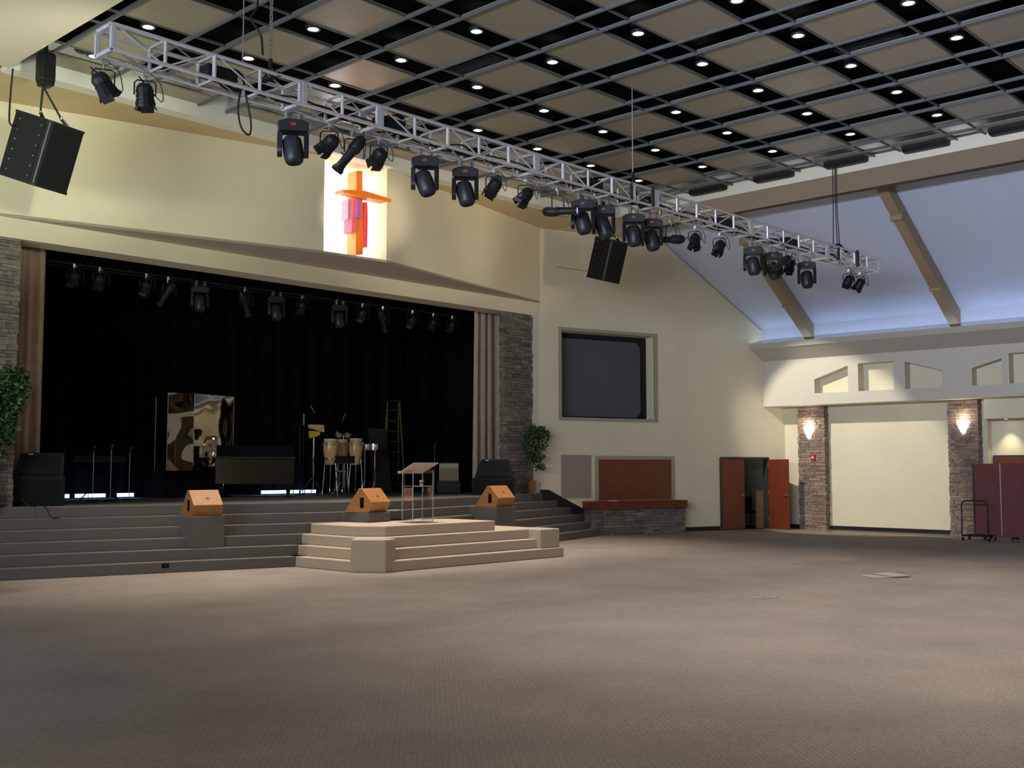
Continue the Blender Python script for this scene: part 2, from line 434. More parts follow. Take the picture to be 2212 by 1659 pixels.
# ------------------------------------------------------------------ stage floor and steps (chevron)
SL = 0.287
def chev(yc, x0=5.0, x1=25.5):           # front line of a chevron; yc is its y at x=7.7 / 22
    return [(x0, yc - SL * (x0 - 7.7)), (APX, yc - SL * (APX - 7.7)), (x1, yc - SL * (22.0 - x1) )]
YB0, TR = 18.34, 0.255
for i in range(6):
    f = chev(YB0 + TR * i)
    # clip at the screen wall
    l, m_, r_ = f
    s = (YB0 + TR * i + SL * (-22.0)) ; 
    # line y = r0 + SL*x on the right;  wall y = YS + tan(WA)*(x-PR)
    r0 = YB0 + TR * i - SL * 22.0
    xi = (YS - math.tan(WA) * PR - r0) / (SL - math.tan(WA))
    yi = r0 + SL * xi
    poly = [l, m_, (xi, yi)]
    if i < 5: poly += [(PR + 0.02, YS - 0.01 + 0.0), (PR, 20.2), (5.0, 20.2)]
    else: poly += [(PR, YS), (PR, 27.0), (5.0, 27.0)]
    o = MB().prism(poly, RISER * i, RISER * (i + 1)).build('stage_step', STEPC, None, bevel=0.012)
    o.name = 'floor_stage' if i == 5 else 'stage_steps'
    struct(o)

# ------------------------------------------------------------------ thrust platform (beige carpet)
pf = thing('stage_platform', 'beige carpeted thrust platform with three steps in front of the stage', 'platform', (12.3, 15.0, 0))
def ploc(poly): return [(x - 12.3, y - 15.0) for x, y in poly]
BACKY = 17.4
tiers = [(12.25, 14.95, 17.45), (12.45, 15.17, 17.25), (12.65, 15.39, 17.40), (12.86, 15.62, 16.1)]
for i, (xl, yf, xr) in enumerate(tiers):
    ch = 0.42
    poly = [(xl, BACKY), (xl + (0.06 if i < 3 else 0.0), yf + ch), (xl + 0.36, yf), (xr, yf), (xr, 16.9), (xr - 0.9, BACKY)]
    MB().prism(ploc(poly), RISER * i, RISER * (i + 1)).build('tier', PLATC, pf, bevel=0.015)
MB().prism(ploc([(12.26, 15.43), (12.63, 14.92), (12.92, 14.98), (12.97, 15.6), (12.6, 15.72)]), 0, RISER * 3 + 0.004).build('corner_block', PLATC, pf, bevel=0.02)
MB().prism(ploc([(16.85, 15.06), (17.45, 15.06), (17.45, 15.7), (16.85, 15.7)]), RISER, RISER * 3 + 0.004).build('corner_block', PLATC, pf, bevel=0.02)

# ------------------------------------------------------------------ fascia (prow) with recess, header, beams
def prow(x):
    return APY + (YS - APY) * abs(x - APX) / (PR - APX)
RX0, RX1 = 13.74, 15.30                  # recess edges
TH = 0.35
fl = MB()
fl.prism([(PL, YS), (RX0, prow(RX0)), (RX0, prow(RX0) + 0.6), (PL, YS + 0.4)], ZF, ZB)
fl.prism([(RX1, prow(RX1)), (PR, YS), (PR, YS + 0.4), (RX1, prow(RX1) + 0.6)], ZF, ZB)
struct(fl.build('wall_fascia', WALL))
# underside of the prow (triangle soffit)
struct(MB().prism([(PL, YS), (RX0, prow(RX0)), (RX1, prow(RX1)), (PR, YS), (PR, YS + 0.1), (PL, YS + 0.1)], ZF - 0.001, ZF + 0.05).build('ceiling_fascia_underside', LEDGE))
struct(bx('wall_header', WALL, (5.0, YS, ZH), (PR, YS + 0.6, ZF)))
struct(bx('wall_above_stage', WALL, (5.0, YS + 0.3, ZF), (PR + 0.2, YS + 0.6, 10.0)))
struct(bx('wall_stage_left', WALL, (-1.3, YS, 0), (6.2, YS + 0.6, 10.0)))
# pale return between the stone pier and the screen wall
struct(bx('wall_return', PALE, (21.70, YS + 0.02, ZS), (PR + 0.03, YS + 0.5, ZF)))
# beams framing the ceiling
bm_ = MB(); bm_.box(5.73, BXL, -10, BYS, ZB, 10.2)
struct(bm_.build('trim_beam_left', BEAMC))
struct(MB().box(BXR, 24.0, -10, YS, ZB, 10.2).build('trim_beam_right', BEAMC))
struct(MB().box(BXR - 0.025, BXR, -10, BYS, ZB - 0.005, 10.0).build('trim_beam_lit_face', mat('beam_lit_face_paint', (0.80, 0.74, 0.58), 0.8, var=0.02)))  # lighter board added, its paint carries the light on the beam's inner face
struct(MB().box(24.0, 24.45, -10, 18.9, ZB + 0.06, 10.0).build('trim_beam_edge', DARKTRIM))
struct(MB().box(BXL, BXR, BYS, BYS + 0.3, ZB, 10.2).build('trim_beam_stage', PALE))
# tan underside between stage beam and fascia
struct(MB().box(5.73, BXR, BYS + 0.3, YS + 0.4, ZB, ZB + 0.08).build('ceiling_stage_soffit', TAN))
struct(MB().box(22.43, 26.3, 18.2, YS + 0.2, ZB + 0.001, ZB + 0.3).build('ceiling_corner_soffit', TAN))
struct(MB().box(-1.3, 31, -10, 21, 10.2, 10.4).build('roof', VOID))

# ------------------------------------------------------------------ recess with backlit panel and the cross
ry = prow(RX0) + 0.05
rl = MB(); rl.box(RX0 + 0.001, RX1 - 0.001, prow(RX0) + 0.45, prow(RX0) + 0.5, ZF + 0.06, ZB - 0.001)
lp = tag(rl.build('backlit_panel', BACKLIT), 'glowing white backlit panel in the fascia recess behind the cross', 'light panel')
cr = thing('cross', 'orange wooden cross with purple, pink and red drape on white panel', 'cross', (14.47, 18.46, 7.2))
def cpx(x, y, Y=18.4): 
    p = aty(x, y, Y); return (p.x - 14.47, p.z - 7.2)
def slab(name, m, pts, y0, y1, lab=None, bev=0.0):
    poly = [cpx(*p) for p in pts]
    A = [(x, y0, z) for x, z in poly]; B = [(x, y1, z) for x, z in poly]
    o = MB().loft(A, B).build(name, m, cr, bevel=bev)
    if lab: o['label'] = lab
    return o
slab('upright', CROSSW, [(768, 369), (781, 370), (782, 550), (766, 551)], -0.10, 0.22, 'orange wooden upright', 0.01)
slab('crossbar', CROSSW, [(719, 415), (722, 421), (762, 430), (824, 442), (825, 435), (768, 417)], -0.38, -0.10, 'orange wooden crossbar', 0.01)
slab('drape', MAUVE, [(754, 412), (760, 411), (796, 424), (786, 428), (760, 424)], -0.10, 0.12, 'brownish drape folded over the crossbar', 0.01)
slab('drape', MAUVE, [(750, 430), (757, 430), (755, 475), (749, 474)], -0.10, 0.14, 'mauve hanging drape strip', 0.01)
slab('drape', PURPLE, [(764, 432), (770, 432), (770, 474), (764, 474)], -0.2, 0.08, 'purple hanging drape strip', 0.008)
slab('drape', PINK, [(756, 431), (766, 433), (765, 474), (764, 503), (753, 503), (754, 474)], -0.16, 0.12, 'pink hanging drape strip', 0.01)
slab('drape', REDC, [(783, 437), (789, 438), (790, 464), (789, 535), (782, 536)], -0.14, 0.14, 'red hanging drape strip', 0.01)

# ------------------------------------------------------------------ ceiling: panels, bars, void
struct(bx('ceiling_void', VOID, (BXL, -10, ZV), (BXR, BYS, ZV + 0.1)))
PT0 = Vector((0, 0)); 
SP = 1.774
_L0 = atz(320, 65, ZC); _L7 = atz(1385, 396, ZC)
OX = _L0.x; OY = 0.5 * (_L0.y + _L7.y)   # light (row 0, strip 0)
GX = 0.5 * ((_L7.x - OX) / 7 + SP)
GY = SP
# lights sit in the middle of long dark cells; panels between.  strip j runs along x at y = OY - j*GY
ceil_root = bpy.data.objects.new('ceiling', None); C.objects.link(ceil_root); ceil_root['kind'] = 'structure'
PW = 1.20                                  # panel side; gap = GY - PW
NX0, NX1 = -1, 7
panels = MB
k = 0
for j in range(-2, 13):
    for i in range(-1, 9):
        cx = OX + i * GX; cy = OY - (j + 0.5) * GY
        x0, x1 = max(cx - PW / 2, BXL + 0.02), min(cx + PW / 2, BXR - 0.10)
        y0, y1 = cy - PW / 2, min(cy + PW / 2, BYS - 0.03)
        if x1 - x0 < 0.1 or y1 - y0 < 0.1: continue
        m = MB(); m.box(x0, x1, y0, y1, ZC, ZC + 0.05)
        m.build('ceiling_panel', PANEL, ceil_root, bevel=0.01)
bars = MB()
for i in range(-1, 9):
    for s in (-1, 1):
        x = OX + i * GX + s * (PW / 2 + 0.0)
        if BXL < x < BXR - 0.05: bars.box(x - 0.021, x + 0.021, -9, BYS - 0.02, ZC - 0.035, ZC + 0.02)
for j in range(-1, 13):
    for s in (-1, 1):
        y = OY - (j + 0.5) * GY + s * (PW / 2)
        if y < BYS - 0.03: bars.box(BXL + 0.02, BXR - 0.02, y - 0.014, y + 0.014, ZC - 0.015, ZC + 0.02)
bars.build('ceiling_grid', TEE, ceil_root)

# black curved vents closing the row of panels along the right beam
for j in range(0, 7):
    cy = OY - (j + 0.5) * GY
    m = MB()
    x0 = BXR - 0.32
    prof = [(0.0, 0.06), (0.26, 0.05), (0.30, 0.0), (0.28, -0.07), (0.2, -0.11), (0.05, -0.11), (0.0, -0.05)]
    m.loft([(x0 + a, cy - 0.46, ZC + b) for a, b in prof], [(x0 + a, cy + 0.46, ZC + b) for a, b in prof])
    v = m.build('ceiling_vent', DIFF, None, bevel=0.01)
    tag(v, 'black curved ceiling vent at the right beam, %s from the stage' % ORD[j], 'vent', 'black vents along the right beam')

# recessed downlights
lights_ok = {0: [-1, 0], 1: [-1, 0, 1], 2: [0, 1, 2], 3: [1, 2, 3, 4], 4: [0, 1, 3, 4, 5], 5: [0, 1, 2, 3, 4, 5], 6: [0, 1, 2, 3, 4], 7: [0, 1, 2, 3, 4]}
extra = [(0, -1)]
proto = None
cells = [(i, j) for i in range(0, 8) for j in range(-1, 9)]
missing = {(3, 0), (4, 2), (6, 5)}
for i, j in cells:
    if (i, j) in missing: continue
    x, y = OX + (i) * GX, OY - j * GY
    cxl = x + 0.0
    visible = j in lights_ok.get(i, [])
    if proto is None:
        t = thing('downlight', 'x', 'downlight', (x, y, ZC + 0.04), 0, 'downlights in the dark ceiling strips')
        MB().lathe([(0.085, 0.0), (0.115, 0.0), (0.12, 0.02), (0.11, 0.16), (0.085, 0.16)], 20, None, True).build('ring', LAMPRING, t, smooth=True)
        MB().lathe([(0.0, 0.005), (0.084, 0.01), (0.084, 0.03), (0.0, 0.03)], 20).build('lamp', LAMPW, t, smooth=True)
        proto = t
    elif visible:
        t = copy_tree(proto)
        t.location = (x, y, ZC + 0.04)
    if visible:
        cnt = sum(1 for q in range(i + 1, 8) if j in lights_ok[q] and (q, j) not in missing)
        t['label'] = 'lit round downlight, %s from the right beam in the %s dark strip from the stage' % (ORD[cnt], ORD[j + 1]) if j >= 0 else 'lit round downlight, %s from the left beam in the strip nearest the stage' % ORD[i]
    if j < 9:
        spot('downlight_lamp_light', (x, y, ZC + 0.01), (x, y, 0), 950 if j < 0 else (240 if j < 4 else 310), WARM, 54, 0.9, 0.06)

# ------------------------------------------------------------------ screen wall (angled) with openings cut by pieces
def wallbox(name, m, s0, s1, z0, z1, o0, o1, parent=None, bevel=0.0):
    """box along the screen wall; o0..o1 are offsets into the hall (negative = into the wall)"""
    ps = []
    for z in (z0, z1):
        ps += [wl(s0, o1, z), wl(s1, o1, z), wl(s1, o0, z), wl(s0, o0, z)]
    ps = [tuple(p) for p in ps]
    o = MB().hexa(ps).build(name, m, parent, bevel=bevel)
    return o
sc_s0, sc_s1 = sof(onwall(1212, 716)), sof(onwall(1413, 731))
sc_z0, sc_z1 = 3.19, 5.55
dr_s0, dr_s1 = sof(onwall(1556, 1000)), sof(onwall(1659, 1000))
dr_z = 2.12
WT = 0.5
# wall body: polygon pieces with the sloped top edge
slope_s = sof(Vector((26.2, 18.4, 0)))
def ztop(s):
    x = PR + WD.x * s
    return min(10.2, 6.02 + (29.4 - x) * 0.665)
def wallpiece(mb, s0, s1, z0, z1=None, th=0.5):
    a, b = (ztop(s0) if z1 is None else z1), (ztop(s1) if z1 is None else z1)
    A = [wl(s0, 0, z0), wl(s1, 0, z0), wl(s1, 0, b), wl(s0, 0, a)]
    B = [wl(s0, -th, z0), wl(s1, -th, z0), wl(s1, -th, b), wl(s0, -th, a)]
    mb.loft(A, B)
ws = MB()
wallpiece(ws, 0, sc_s0, 0); wallpiece(ws, sc_s0, sc_s1, 0, sc_z0); wallpiece(ws, sc_s0, sc_s1, sc_z1)
wallpiece(ws, sc_s1, sc_s1 + 0.5, 0); wallpiece(ws, sc_s1 + 0.5, dr_s0, 0, None, 0.18); wallpiece(ws, dr_s0, dr_s1, dr_z, None, 0.18); wallpiece(ws, dr_s1, SEND + 0.5, 0, None, 0.18)
struct(ws.build('wall_screen', WALL))
# black base board, and the black stringer along the steps
struct(wallbox('baseboard_screen', BASEB, sof(onwall(1480, 1100)) , dr_s0 - 0.05, 0, 0.12, 0, 0.015))
struct(wallbox('baseboard_corner', BASEB, dr_s1 + 0.9, SEND, 0, 0.12, 0, 0.015))
st = MB()
pts = [(0.0, ZS + 0.10), (0.25, ZS + 0.10), (2.0, 0.40), (2.0, 0.0), (0.0, 0.0)]
st.loft([wl(s, 0.0, z) for s, z in pts], [wl(s, 0.02, z) for s, z in pts])
struct(st.build('baseboard_steps', BASEB))
# projection screen in its recess
ps_ = thing('projection_screen', 'dark grey projection screen recessed in the angled cream wall', 'screen', wl(sc_s0, 0, sc_z0))
def loc_of(o, root):                      # keep world geometry while parenting to an un-rotated empty
    o.parent = root; o.location = -root.location
    return o
def wb(root, name, m, *a, **k):
    return loc_of(wallbox(name, m, *a, **k), root)
wb(ps_, 'backing', SCRDARK, sc_s0, sc_s1, sc_z0, sc_z1, -0.49, -0.40)
rad = 0.22
pts = []
s0, s1, z0, z1 = sc_s0 + 0.02, sc_s1 - 0.26, sc_z0 + 0.05, sc_z1 - 0.16
for cx, cz, a0 in ((s1 - rad, z1 - rad, 0), (s0 + rad, z1 - rad, 90), (s0 + rad, z0 + rad, 180), (s1 - rad, z0 + rad, 270)):
    for q in range(7):
        a = R(a0 + 15 * q); pts.append((cx + rad * math.cos(a), cz + rad * math.sin(a)))
loc_of(MB().loft([wl(s, -0.39, z) for s, z in pts], [wl(s, -0.33, z) for s, z in pts]).build('screen_surface', SCREEN), ps_)
fr = MB()
for (a, b, c, d) in ((sc_s0 - 0.09, sc_s1 + 0.09, sc_z1, sc_z1 + 0.09), (sc_s0 - 0.09, sc_s1 + 0.09, sc_z0 - 0.09, sc_z0), (sc_s0 - 0.09, sc_s0, sc_z0, sc_z1), (sc_s1, sc_s1 + 0.09, sc_z0, sc_z1)):
    fr.hexa([tuple(p) for z in (c, d) for p in (wl(a, 0.03, z), wl(b, 0.03, z), wl(b, -0.05, z), wl(a, -0.05, z))])
loc_of(fr.build('frame', SCRFRAME), ps_)
# acoustic panel
a0, a1 = sof(onwall(1212, 1000)), sof(onwall(1275, 1000))
tag(wallbox('wall_panel', ACOUST, a0, a1, 1.01, 2.17, 0.0, 0.03), 'plain pinkish beige panel on the cream wall left of the shutter', 'wall panel')
# shutter over the counter
h0, h1 = sof(onwall(1291, 1000)), sof(onwall(1448, 1000))
sh = thing('roll_shutter', 'closed reddish brown wooden shutter above the stone counter', 'shutter', wl(h0, 0, 0.9))
wb(sh, 'shutter_curtain', CHERRY2, h0, h1, 0.93, 2.05, 0.0, 0.03)
f2 = MB()
for (a, b, c, d) in ((h0 - 0.09, h1 + 0.09, 2.05, 2.15), (h0 - 0.09, h0, 0.93, 2.05), (h1, h1 + 0.09, 0.93, 2.05)):
    f2.hexa([tuple(p) for z in (c, d) for p in (wl(a, 0.06, z), wl(b, 0.06, z), wl(b, 0, z), wl(a, 0, z))])
loc_of(f2.build('frame', FRAMEW), sh)
sl = MB()
for q in range(24):
    z = 0.95 + q * 0.046
    sl.hexa([tuple(p) for zz in (z, z + 0.03) for p in (wl(h0 + 0.01, 0.036, zz), wl(h1 - 0.01, 0.036, zz), wl(h1 - 0.01, 0.029, zz), wl(h0 + 0.01, 0.029, zz))])
loc_of(sl.build('slats', CHERRY2), sh)
# counter: stone base and cherry top
def stones(mb, origin, ux, un, W, z0, z1, rng, hmin=0.05, hmax=0.10, prot=0.035, lmin=0.12, lmax=0.45, back=0.06):
    """courses of ledgestone on a vertical face"""
    z = z0
    while z < z1 - 0.01:
        h = min(rng.uniform(hmin, hmax), z1 - z); x = -rng.uniform(0, 0.1)
        while x < W - 0.005:
            l = rng.uniform(lmin, lmax); a, b = max(x, 0), min(x + l, W)
            if W - b < 0.08: b = W
            p = rng.uniform(0.0, prot); e = 0.004
            A, B = origin + ux * (a + e - (p if a == 0 else 0)), origin + ux * (b - e + (p if b == W else 0))
            P = []
            for zz in (z + e, z + h - e):
                Z = Vector((0, 0, zz)); P += [A + un * p + Z, B + un * p + Z, B - un * back + Z, A - un * back + Z]
            mb.hexa([tuple(q) for q in P]); x = b if b < W else W
        z += h
c0, c1 = sof(onwall(1281, 1110, 0.45)), sof(onwall(1478, 1110, 0.45))
ct = thing('serving_counter', 'stone fronted counter with cherry wood top under the shutter', 'counter', wl(c0, 0.2, 0))
rg = random.Random(3)
m = MB(); stones(m, wl(c0, 0.45, 0), WD, WN, c1 - c0, 0.0, 0.70, rg)
m.hexa([tuple(p) for z in (0, 0.70) for p in (wl(c0 + 0.02, 0.42, z), wl(c1 - 0.02, 0.42, z), wl(c1 - 0.02, 0.0, z), wl(c0 + 0.02, 0.0, z))])
stones(m, wl(c1, 0.45, 0), -WN, WD, 0.45, 0.0, 0.70, rg); stones(m, wl(c0, 0.0, 0), WN, -WD, 0.45, 0.0, 0.70, rg)
loc_of(m.build('stone_base', STONE_G), ct)
wb(ct, 'counter_top', CHERRY, c0 - 0.05, c1 + 0.05, 0.70, 0.91, 0.0, 0.55, bevel=0.01)
pw = wb(ct, 'edge_board', CHERRY, c0 - 0.06, c1 + 0.06, 0.89, 0.915, 0.0, 0.57)
# white slip on the counter
tag(wallbox('paper_slip', WHITEP, h0 + 0.22, h0 + 0.42, 0.915, 0.935, 0.18, 0.36), 'small white paper lying on the counter near its left end', 'paper')

# ------------------------------------------------------------------ double door in the screen wall
sd = dr_s1 - dr_s0
dw = sd / 2 - 0.03
fdm = MB()
for (a, b, c, d) in ((dr_s0, dr_s1, dr_z - 0.04, dr_z + 0.02), (dr_s0 - 0.03, dr_s0 + 0.02, 0, dr_z), (dr_s1 - 0.04, dr_s1 + 0.03, 0, dr_z)):
    fdm.hexa([tuple(p) for z in (c, d) for p in (wl(a, 0.03, z), wl(b, 0.03, z), wl(b, -0.19, z), wl(a, -0.19, z))])
struct(fdm.build('door_1_frame', DOORFR))
def lever(parent, loc, ang):
    M = Matrix.Translation(loc) @ Matrix.Rotation(ang, 4, 'Z')
    m = MB(); m.lathe([(0.0, 0), (0.03, 0), (0.03, 0.012), (0.012, 0.015), (0.012, 0.06), (0, 0.06)], 12, M @ Matrix.Rotation(PI / 2, 4, 'X'))
    m.tube(M @ Vector((0, -0.055, 0)), M @ Vector((-0.12, -0.055, 0)), 0.011)
    return m.build('lever_handle', STEEL, parent, smooth=True)
def leaf(name, label, hinge, ang, width, hinge_left):
    t = thing(name, label, 'door', hinge, ang)
    sg = 1 if hinge_left else -1
    a, b = (0.0, width) if hinge_left else (-width, 0.0)
    MB().box(a, b, -0.022, 0.022, 0.012, dr_z - 0.05).build('door_leaf', CHERRY, t, bevel=0.004)
    lever(t, Vector((sg * (width - 0.07), -0.022, 1.02)), 0 if hinge_left else PI)
    for z in (0.25, 1.05, 1.85):
        MB().tube((0, -0.026, z), (0, -0.026, z + 0.1), 0.012).build('hinge', STEEL, t)
    t['kind'] = 'structure'
    return t
leaf('door_1', 'closed left leaf of the cherry red double door', wl(dr_s0 + 0.03, -0.03, 0), WA, dw, True)
open_ang = WA + R(150)   # swung out into the hall against the wall to its right
hp = wl(dr_s1 - 0.02, 0.05, 0)
def pxx(p):
    v = Vector(p) - Vector((0, 0, HC)); return 1106 + FPX * v.dot(_r) / v.dot(_f)
best = min((abs(pxx(hp + Vector((math.cos(WA - R(q)), math.sin(WA - R(q)), 0)) * dw + Vector((0, 0, 1))) - 1704), q) for q in range(5, 120))
leaf('door_2', 'open right leaf of the cherry red double door', hp, WA - R(best[1]), dw, True)
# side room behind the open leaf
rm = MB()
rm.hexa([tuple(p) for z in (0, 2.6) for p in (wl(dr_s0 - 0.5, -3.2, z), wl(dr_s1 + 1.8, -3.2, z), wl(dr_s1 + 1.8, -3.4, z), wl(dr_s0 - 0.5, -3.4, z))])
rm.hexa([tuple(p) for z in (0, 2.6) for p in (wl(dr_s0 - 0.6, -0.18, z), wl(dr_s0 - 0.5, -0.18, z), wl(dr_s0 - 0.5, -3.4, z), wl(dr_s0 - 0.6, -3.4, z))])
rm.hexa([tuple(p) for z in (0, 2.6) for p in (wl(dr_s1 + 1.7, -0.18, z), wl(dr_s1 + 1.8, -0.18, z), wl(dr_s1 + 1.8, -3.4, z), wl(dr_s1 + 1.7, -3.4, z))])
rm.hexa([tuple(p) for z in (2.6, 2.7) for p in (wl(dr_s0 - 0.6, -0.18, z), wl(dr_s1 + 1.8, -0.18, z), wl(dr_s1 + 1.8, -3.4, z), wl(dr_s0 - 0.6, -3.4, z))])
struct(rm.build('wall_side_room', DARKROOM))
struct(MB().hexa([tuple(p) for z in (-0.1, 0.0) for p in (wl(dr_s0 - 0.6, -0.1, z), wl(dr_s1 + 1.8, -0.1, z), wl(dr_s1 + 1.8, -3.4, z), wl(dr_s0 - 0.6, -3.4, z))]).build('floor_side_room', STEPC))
o = point('side_room_lamp', wl(dr_s1 + 0.6, -1.8, 2.45), 7, (0.9, 1.0, 0.85), 0.1)
# chair and board stored in the side room
chs = thing('stacking_chair', 'dark chair seen through the open double door', 'chair', wl(sof(onwall(1622, 1100, -1.2)), -1.2, 0), WA)
MB().box(-0.24, 0.24, -0.24, 0.24, 0.42, 0.48).build('seat', BLKCLOTH, chs, bevel=0.02)
MB().box(-0.23, 0.23, 0.2, 0.25, 0.5, 0.92).build('backrest', BLKCLOTH, chs, bevel=0.02)
for sx in (-0.21, 0.21):
    for sy in (-0.21, 0.22):
        MB().tube((sx, sy, 0), (sx, sy, 0.43), 0.012).build('leg', BLKMET, chs)
bdv = wallbox('board', CARD, sof(onwall(1635, 1100, -0.32)), sof(onwall(1650, 1100, -0.32)), 0, 1.12, -0.36, -0.30)
tag(bdv, 'tan board leaning just inside the open double door', 'board')

# ------------------------------------------------------------------ right wall: soffit with niches, ledge, slope, rafters
def nichequad(pxs):
    return [(atx(x, y, XR).y, atx(x, y, XR).z) for x, y in pxs]
NB, N1 = 3.99, 4.78
niches = [
    [(15.61, NB), (15.61, 4.40), (14.56, 4.74), (14.56, NB)],
    [(14.25, NB), (14.25, N1), (13.21, N1), (13.21, NB)],
    [(12.88, NB), (12.88, 4.74), (11.85, 4.44), (11.85, NB)],
    [(11.06, NB), (11.06, 4.45), (10.29, 4.66), (10.29, NB)],
    [(10.11, NB), (10.11, N1), (9.15, N1), (9.15, NB)],
]
SZ0, SZ1 = 3.66, 5.03
YE = 17.6
sf = MB()
def face_strip(y0, y1, za0, za1, zb0, zb1):
    """front-shell block: at y0 spans za0..za1, at y1 spans zb0..zb1, x from XR to XR+0.35"""
    A = [(XR, y0, za0), (XR, y1, zb0), (XR, y1, zb1), (XR, y0, za1)]
    B = [(XR + 0.34, y, z) for _, y, z in A]
    sf.loft(A, B)
edges = [YE]
for n in niches:
    ya, yb = n[0][0], n[2][0]
    face_strip(edges[-1], ya, SZ0, SZ1, SZ0, SZ1)       # pier before the niche
    face_strip(ya, yb, SZ0, NB, SZ0, NB)                # below
    face_strip(ya, yb, n[1][1], SZ1, n[2][1], SZ1)      # above
    edges.append(yb)
face_strip(edges[-1], -10, SZ0, SZ1, SZ0, SZ1)
struct(sf.build('wall_soffit', SOFF))
struct(bx('wall_niche_back', WALL, (XR + 0.34, -10, SZ0), (XA + 0.6, YE, SZ1)))
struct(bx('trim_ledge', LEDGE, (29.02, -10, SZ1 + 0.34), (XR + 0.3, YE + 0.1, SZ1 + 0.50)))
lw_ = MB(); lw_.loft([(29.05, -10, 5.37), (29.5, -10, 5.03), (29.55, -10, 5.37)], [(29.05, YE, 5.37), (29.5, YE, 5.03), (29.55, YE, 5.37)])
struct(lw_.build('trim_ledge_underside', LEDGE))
struct(bx('wall_knee', SLOPE, (XR, -10, SZ1 + 0.4), (XR + 0.2, YE + 0.2, 6.3)))
# sloped ceiling
sp = MB()
A = [(29.75, -10, 5.86), (29.75, 19.8, 5.86), (23.5, 19.8, 10.016), (23.5, -10, 10.016)]
sp.loft(A, [(x, y, z + 0.15) for x, y, z in A])
struct(sp.build('ceiling_slope', SLOPE))
for q, y in enumerate((15.72, 11.44, 7.16, 2.9)):
    t = struct(bpy.data.objects.new('trim_rafter', None)); C.objects.link(t); t.location = (29.5, y, 6.0)
    m = MB(); wv = 0.13
    d = Vector((23.9 - 29.5, 0, 0.665 * 5.6))
    P = []
    for s_ in (0, 1):
        for yy in (-wv, wv):
            pass
    A = [(0.02, -wv, 0.02), (0.02, wv, 0.02), (0.02, wv, -0.48), (0.02, -wv, -0.48)]
    B = [(d.x, -wv, d.z + 0.02), (d.x, wv, d.z + 0.02), (d.x, wv, d.z - 0.36), (d.x, -wv, d.z - 0.36)]
    A = [(0.02, -wv, 0.0), (0.02, wv, 0.0), (-0.25, wv, -0.46), (-0.25, -wv, -0.46)]
    A[2] = (0.0, wv, -0.45); A[3] = (0.0, -wv, -0.45)
    B = [(d.x, -wv, d.z), (d.x, wv, d.z), (d.x, wv, d.z - 0.34), (d.x, -wv, d.z - 0.34)]
    m.loft(A, B).build('rafter', RAFT, t)
    for f in (0.22, 0.62):
        m = MB(); c = d * f + Vector((0, 0, -0.36))
        m.box(c.x - 0.12, c.x + 0.12, -wv - 0.02, wv + 0.02, c.z - 0.06, c.z + 0.14)
        m.build('bracket', RAFT, t, bevel=0.01)

# aisle wall, pillars
struct(bx('wall_right', WALL, (XA, 11.0, 0), (XA + 0.3, 17.6, SZ0)))
struct(bx('wall_alcove', WALL, (30.6, -10, 0), (30.9, 11.0, SZ0)))
struct(bx('baseboard_right', BASEB, (XA - 0.015, 11.9, 0), (XA, 15.7, 0.12)))
struct(bx('baseboard_right_end', BASEB, (XA - 0.015, 16.4, 0), (XA, 17.1, 0.12)))
struct(bx('wall_alcove_header', WALL, (29.95, -10, 3.12), (30.6, 10.95, SZ0)))
def pillar(name, y0, y1, xf, depth_, seed):
    m = MB(); rg = random.Random(seed)
    stones(m, Vector((xf, y1, 0)), Vector((0, -1, 0)), Vector((-1, 0, 0)), y1 - y0, 0.0, SZ0, rg, 0.04, 0.09, 0.03)
    stones(m, Vector((xf, y0, 0)), Vector((1, 0, 0)), Vector((0, -1, 0)), depth_, 0.0, SZ0, rg, 0.04, 0.09, 0.03, 0.1, 0.25)
    stones(m, Vector((xf + depth_, y1, 0)), Vector((-1, 0, 0)), Vector((0, 1, 0)), depth_, 0.0, SZ0, rg, 0.04, 0.09, 0.03, 0.1, 0.25)
    m.box(xf + 0.03, xf + depth_, y0 + 0.03, y1 - 0.03, 0, SZ0)
    return struct(m.build(name, STONE_R))
pillar('pillar_1', 15.62, 16.45, 30.05, 0.28, 11)
pillar('pillar_2', 11.15, 11.93, 30.02, 0.60, 12)

# sconces
def sconce(label, px_, py_, xw, pw_):
    p = atx(px_, py_, xw)
    t = thing('wall_sconce', label, 'sconce', (xw, p.y, p.z), 0, 'glowing shield sconces on the stone pillars')
    m = MB()
    prof = [(0.0, -0.20), (0.05, -0.16), (0.11, -0.04), (0.15, 0.08), (0.165, 0.15), (0.14, 0.17), (0.0, 0.17)]
    rings = []
    n = 14
    for r_, z_ in prof:
        ring = []
        for k_ in range(n + 1):
            a = -PI / 2 + PI * k_ / n
            ring.append(m.bm.verts.new((-0.02 - 0.75 * r_ * math.cos(a), r_ * math.sin(a), z_)))
        rings.append(ring)
    for A_, B_ in zip(rings, rings[1:]):
        for k_ in range(n): 
            try: m.bm.faces.new((A_[k_], A_[k_ + 1], B_[k_ + 1], B_[k_]))
            except Exception: pass
    bmesh.ops.remove_doubles(m.bm, verts=m.bm.verts, dist=0.0005)
    m.build('glass_shade', SCONCE, t, smooth=True)
    MB().box(-0.02, 0.0, -0.09, 0.09, -0.12, 0.12).build('back_plate', STEEL, t)
    point('sconce_light', (xw - 0.16, p.y, p.z + 0.26), pw_, (1.0, 0.87, 0.72), 0.05)
    return t
sconce('glowing white shield sconce on the stone pillar near the open door', 1748, 934, 30.02, 7)
sconce('glowing white shield sconce on the stone pillar beside the maroon partition', 2081, 922, 29.99, 7)
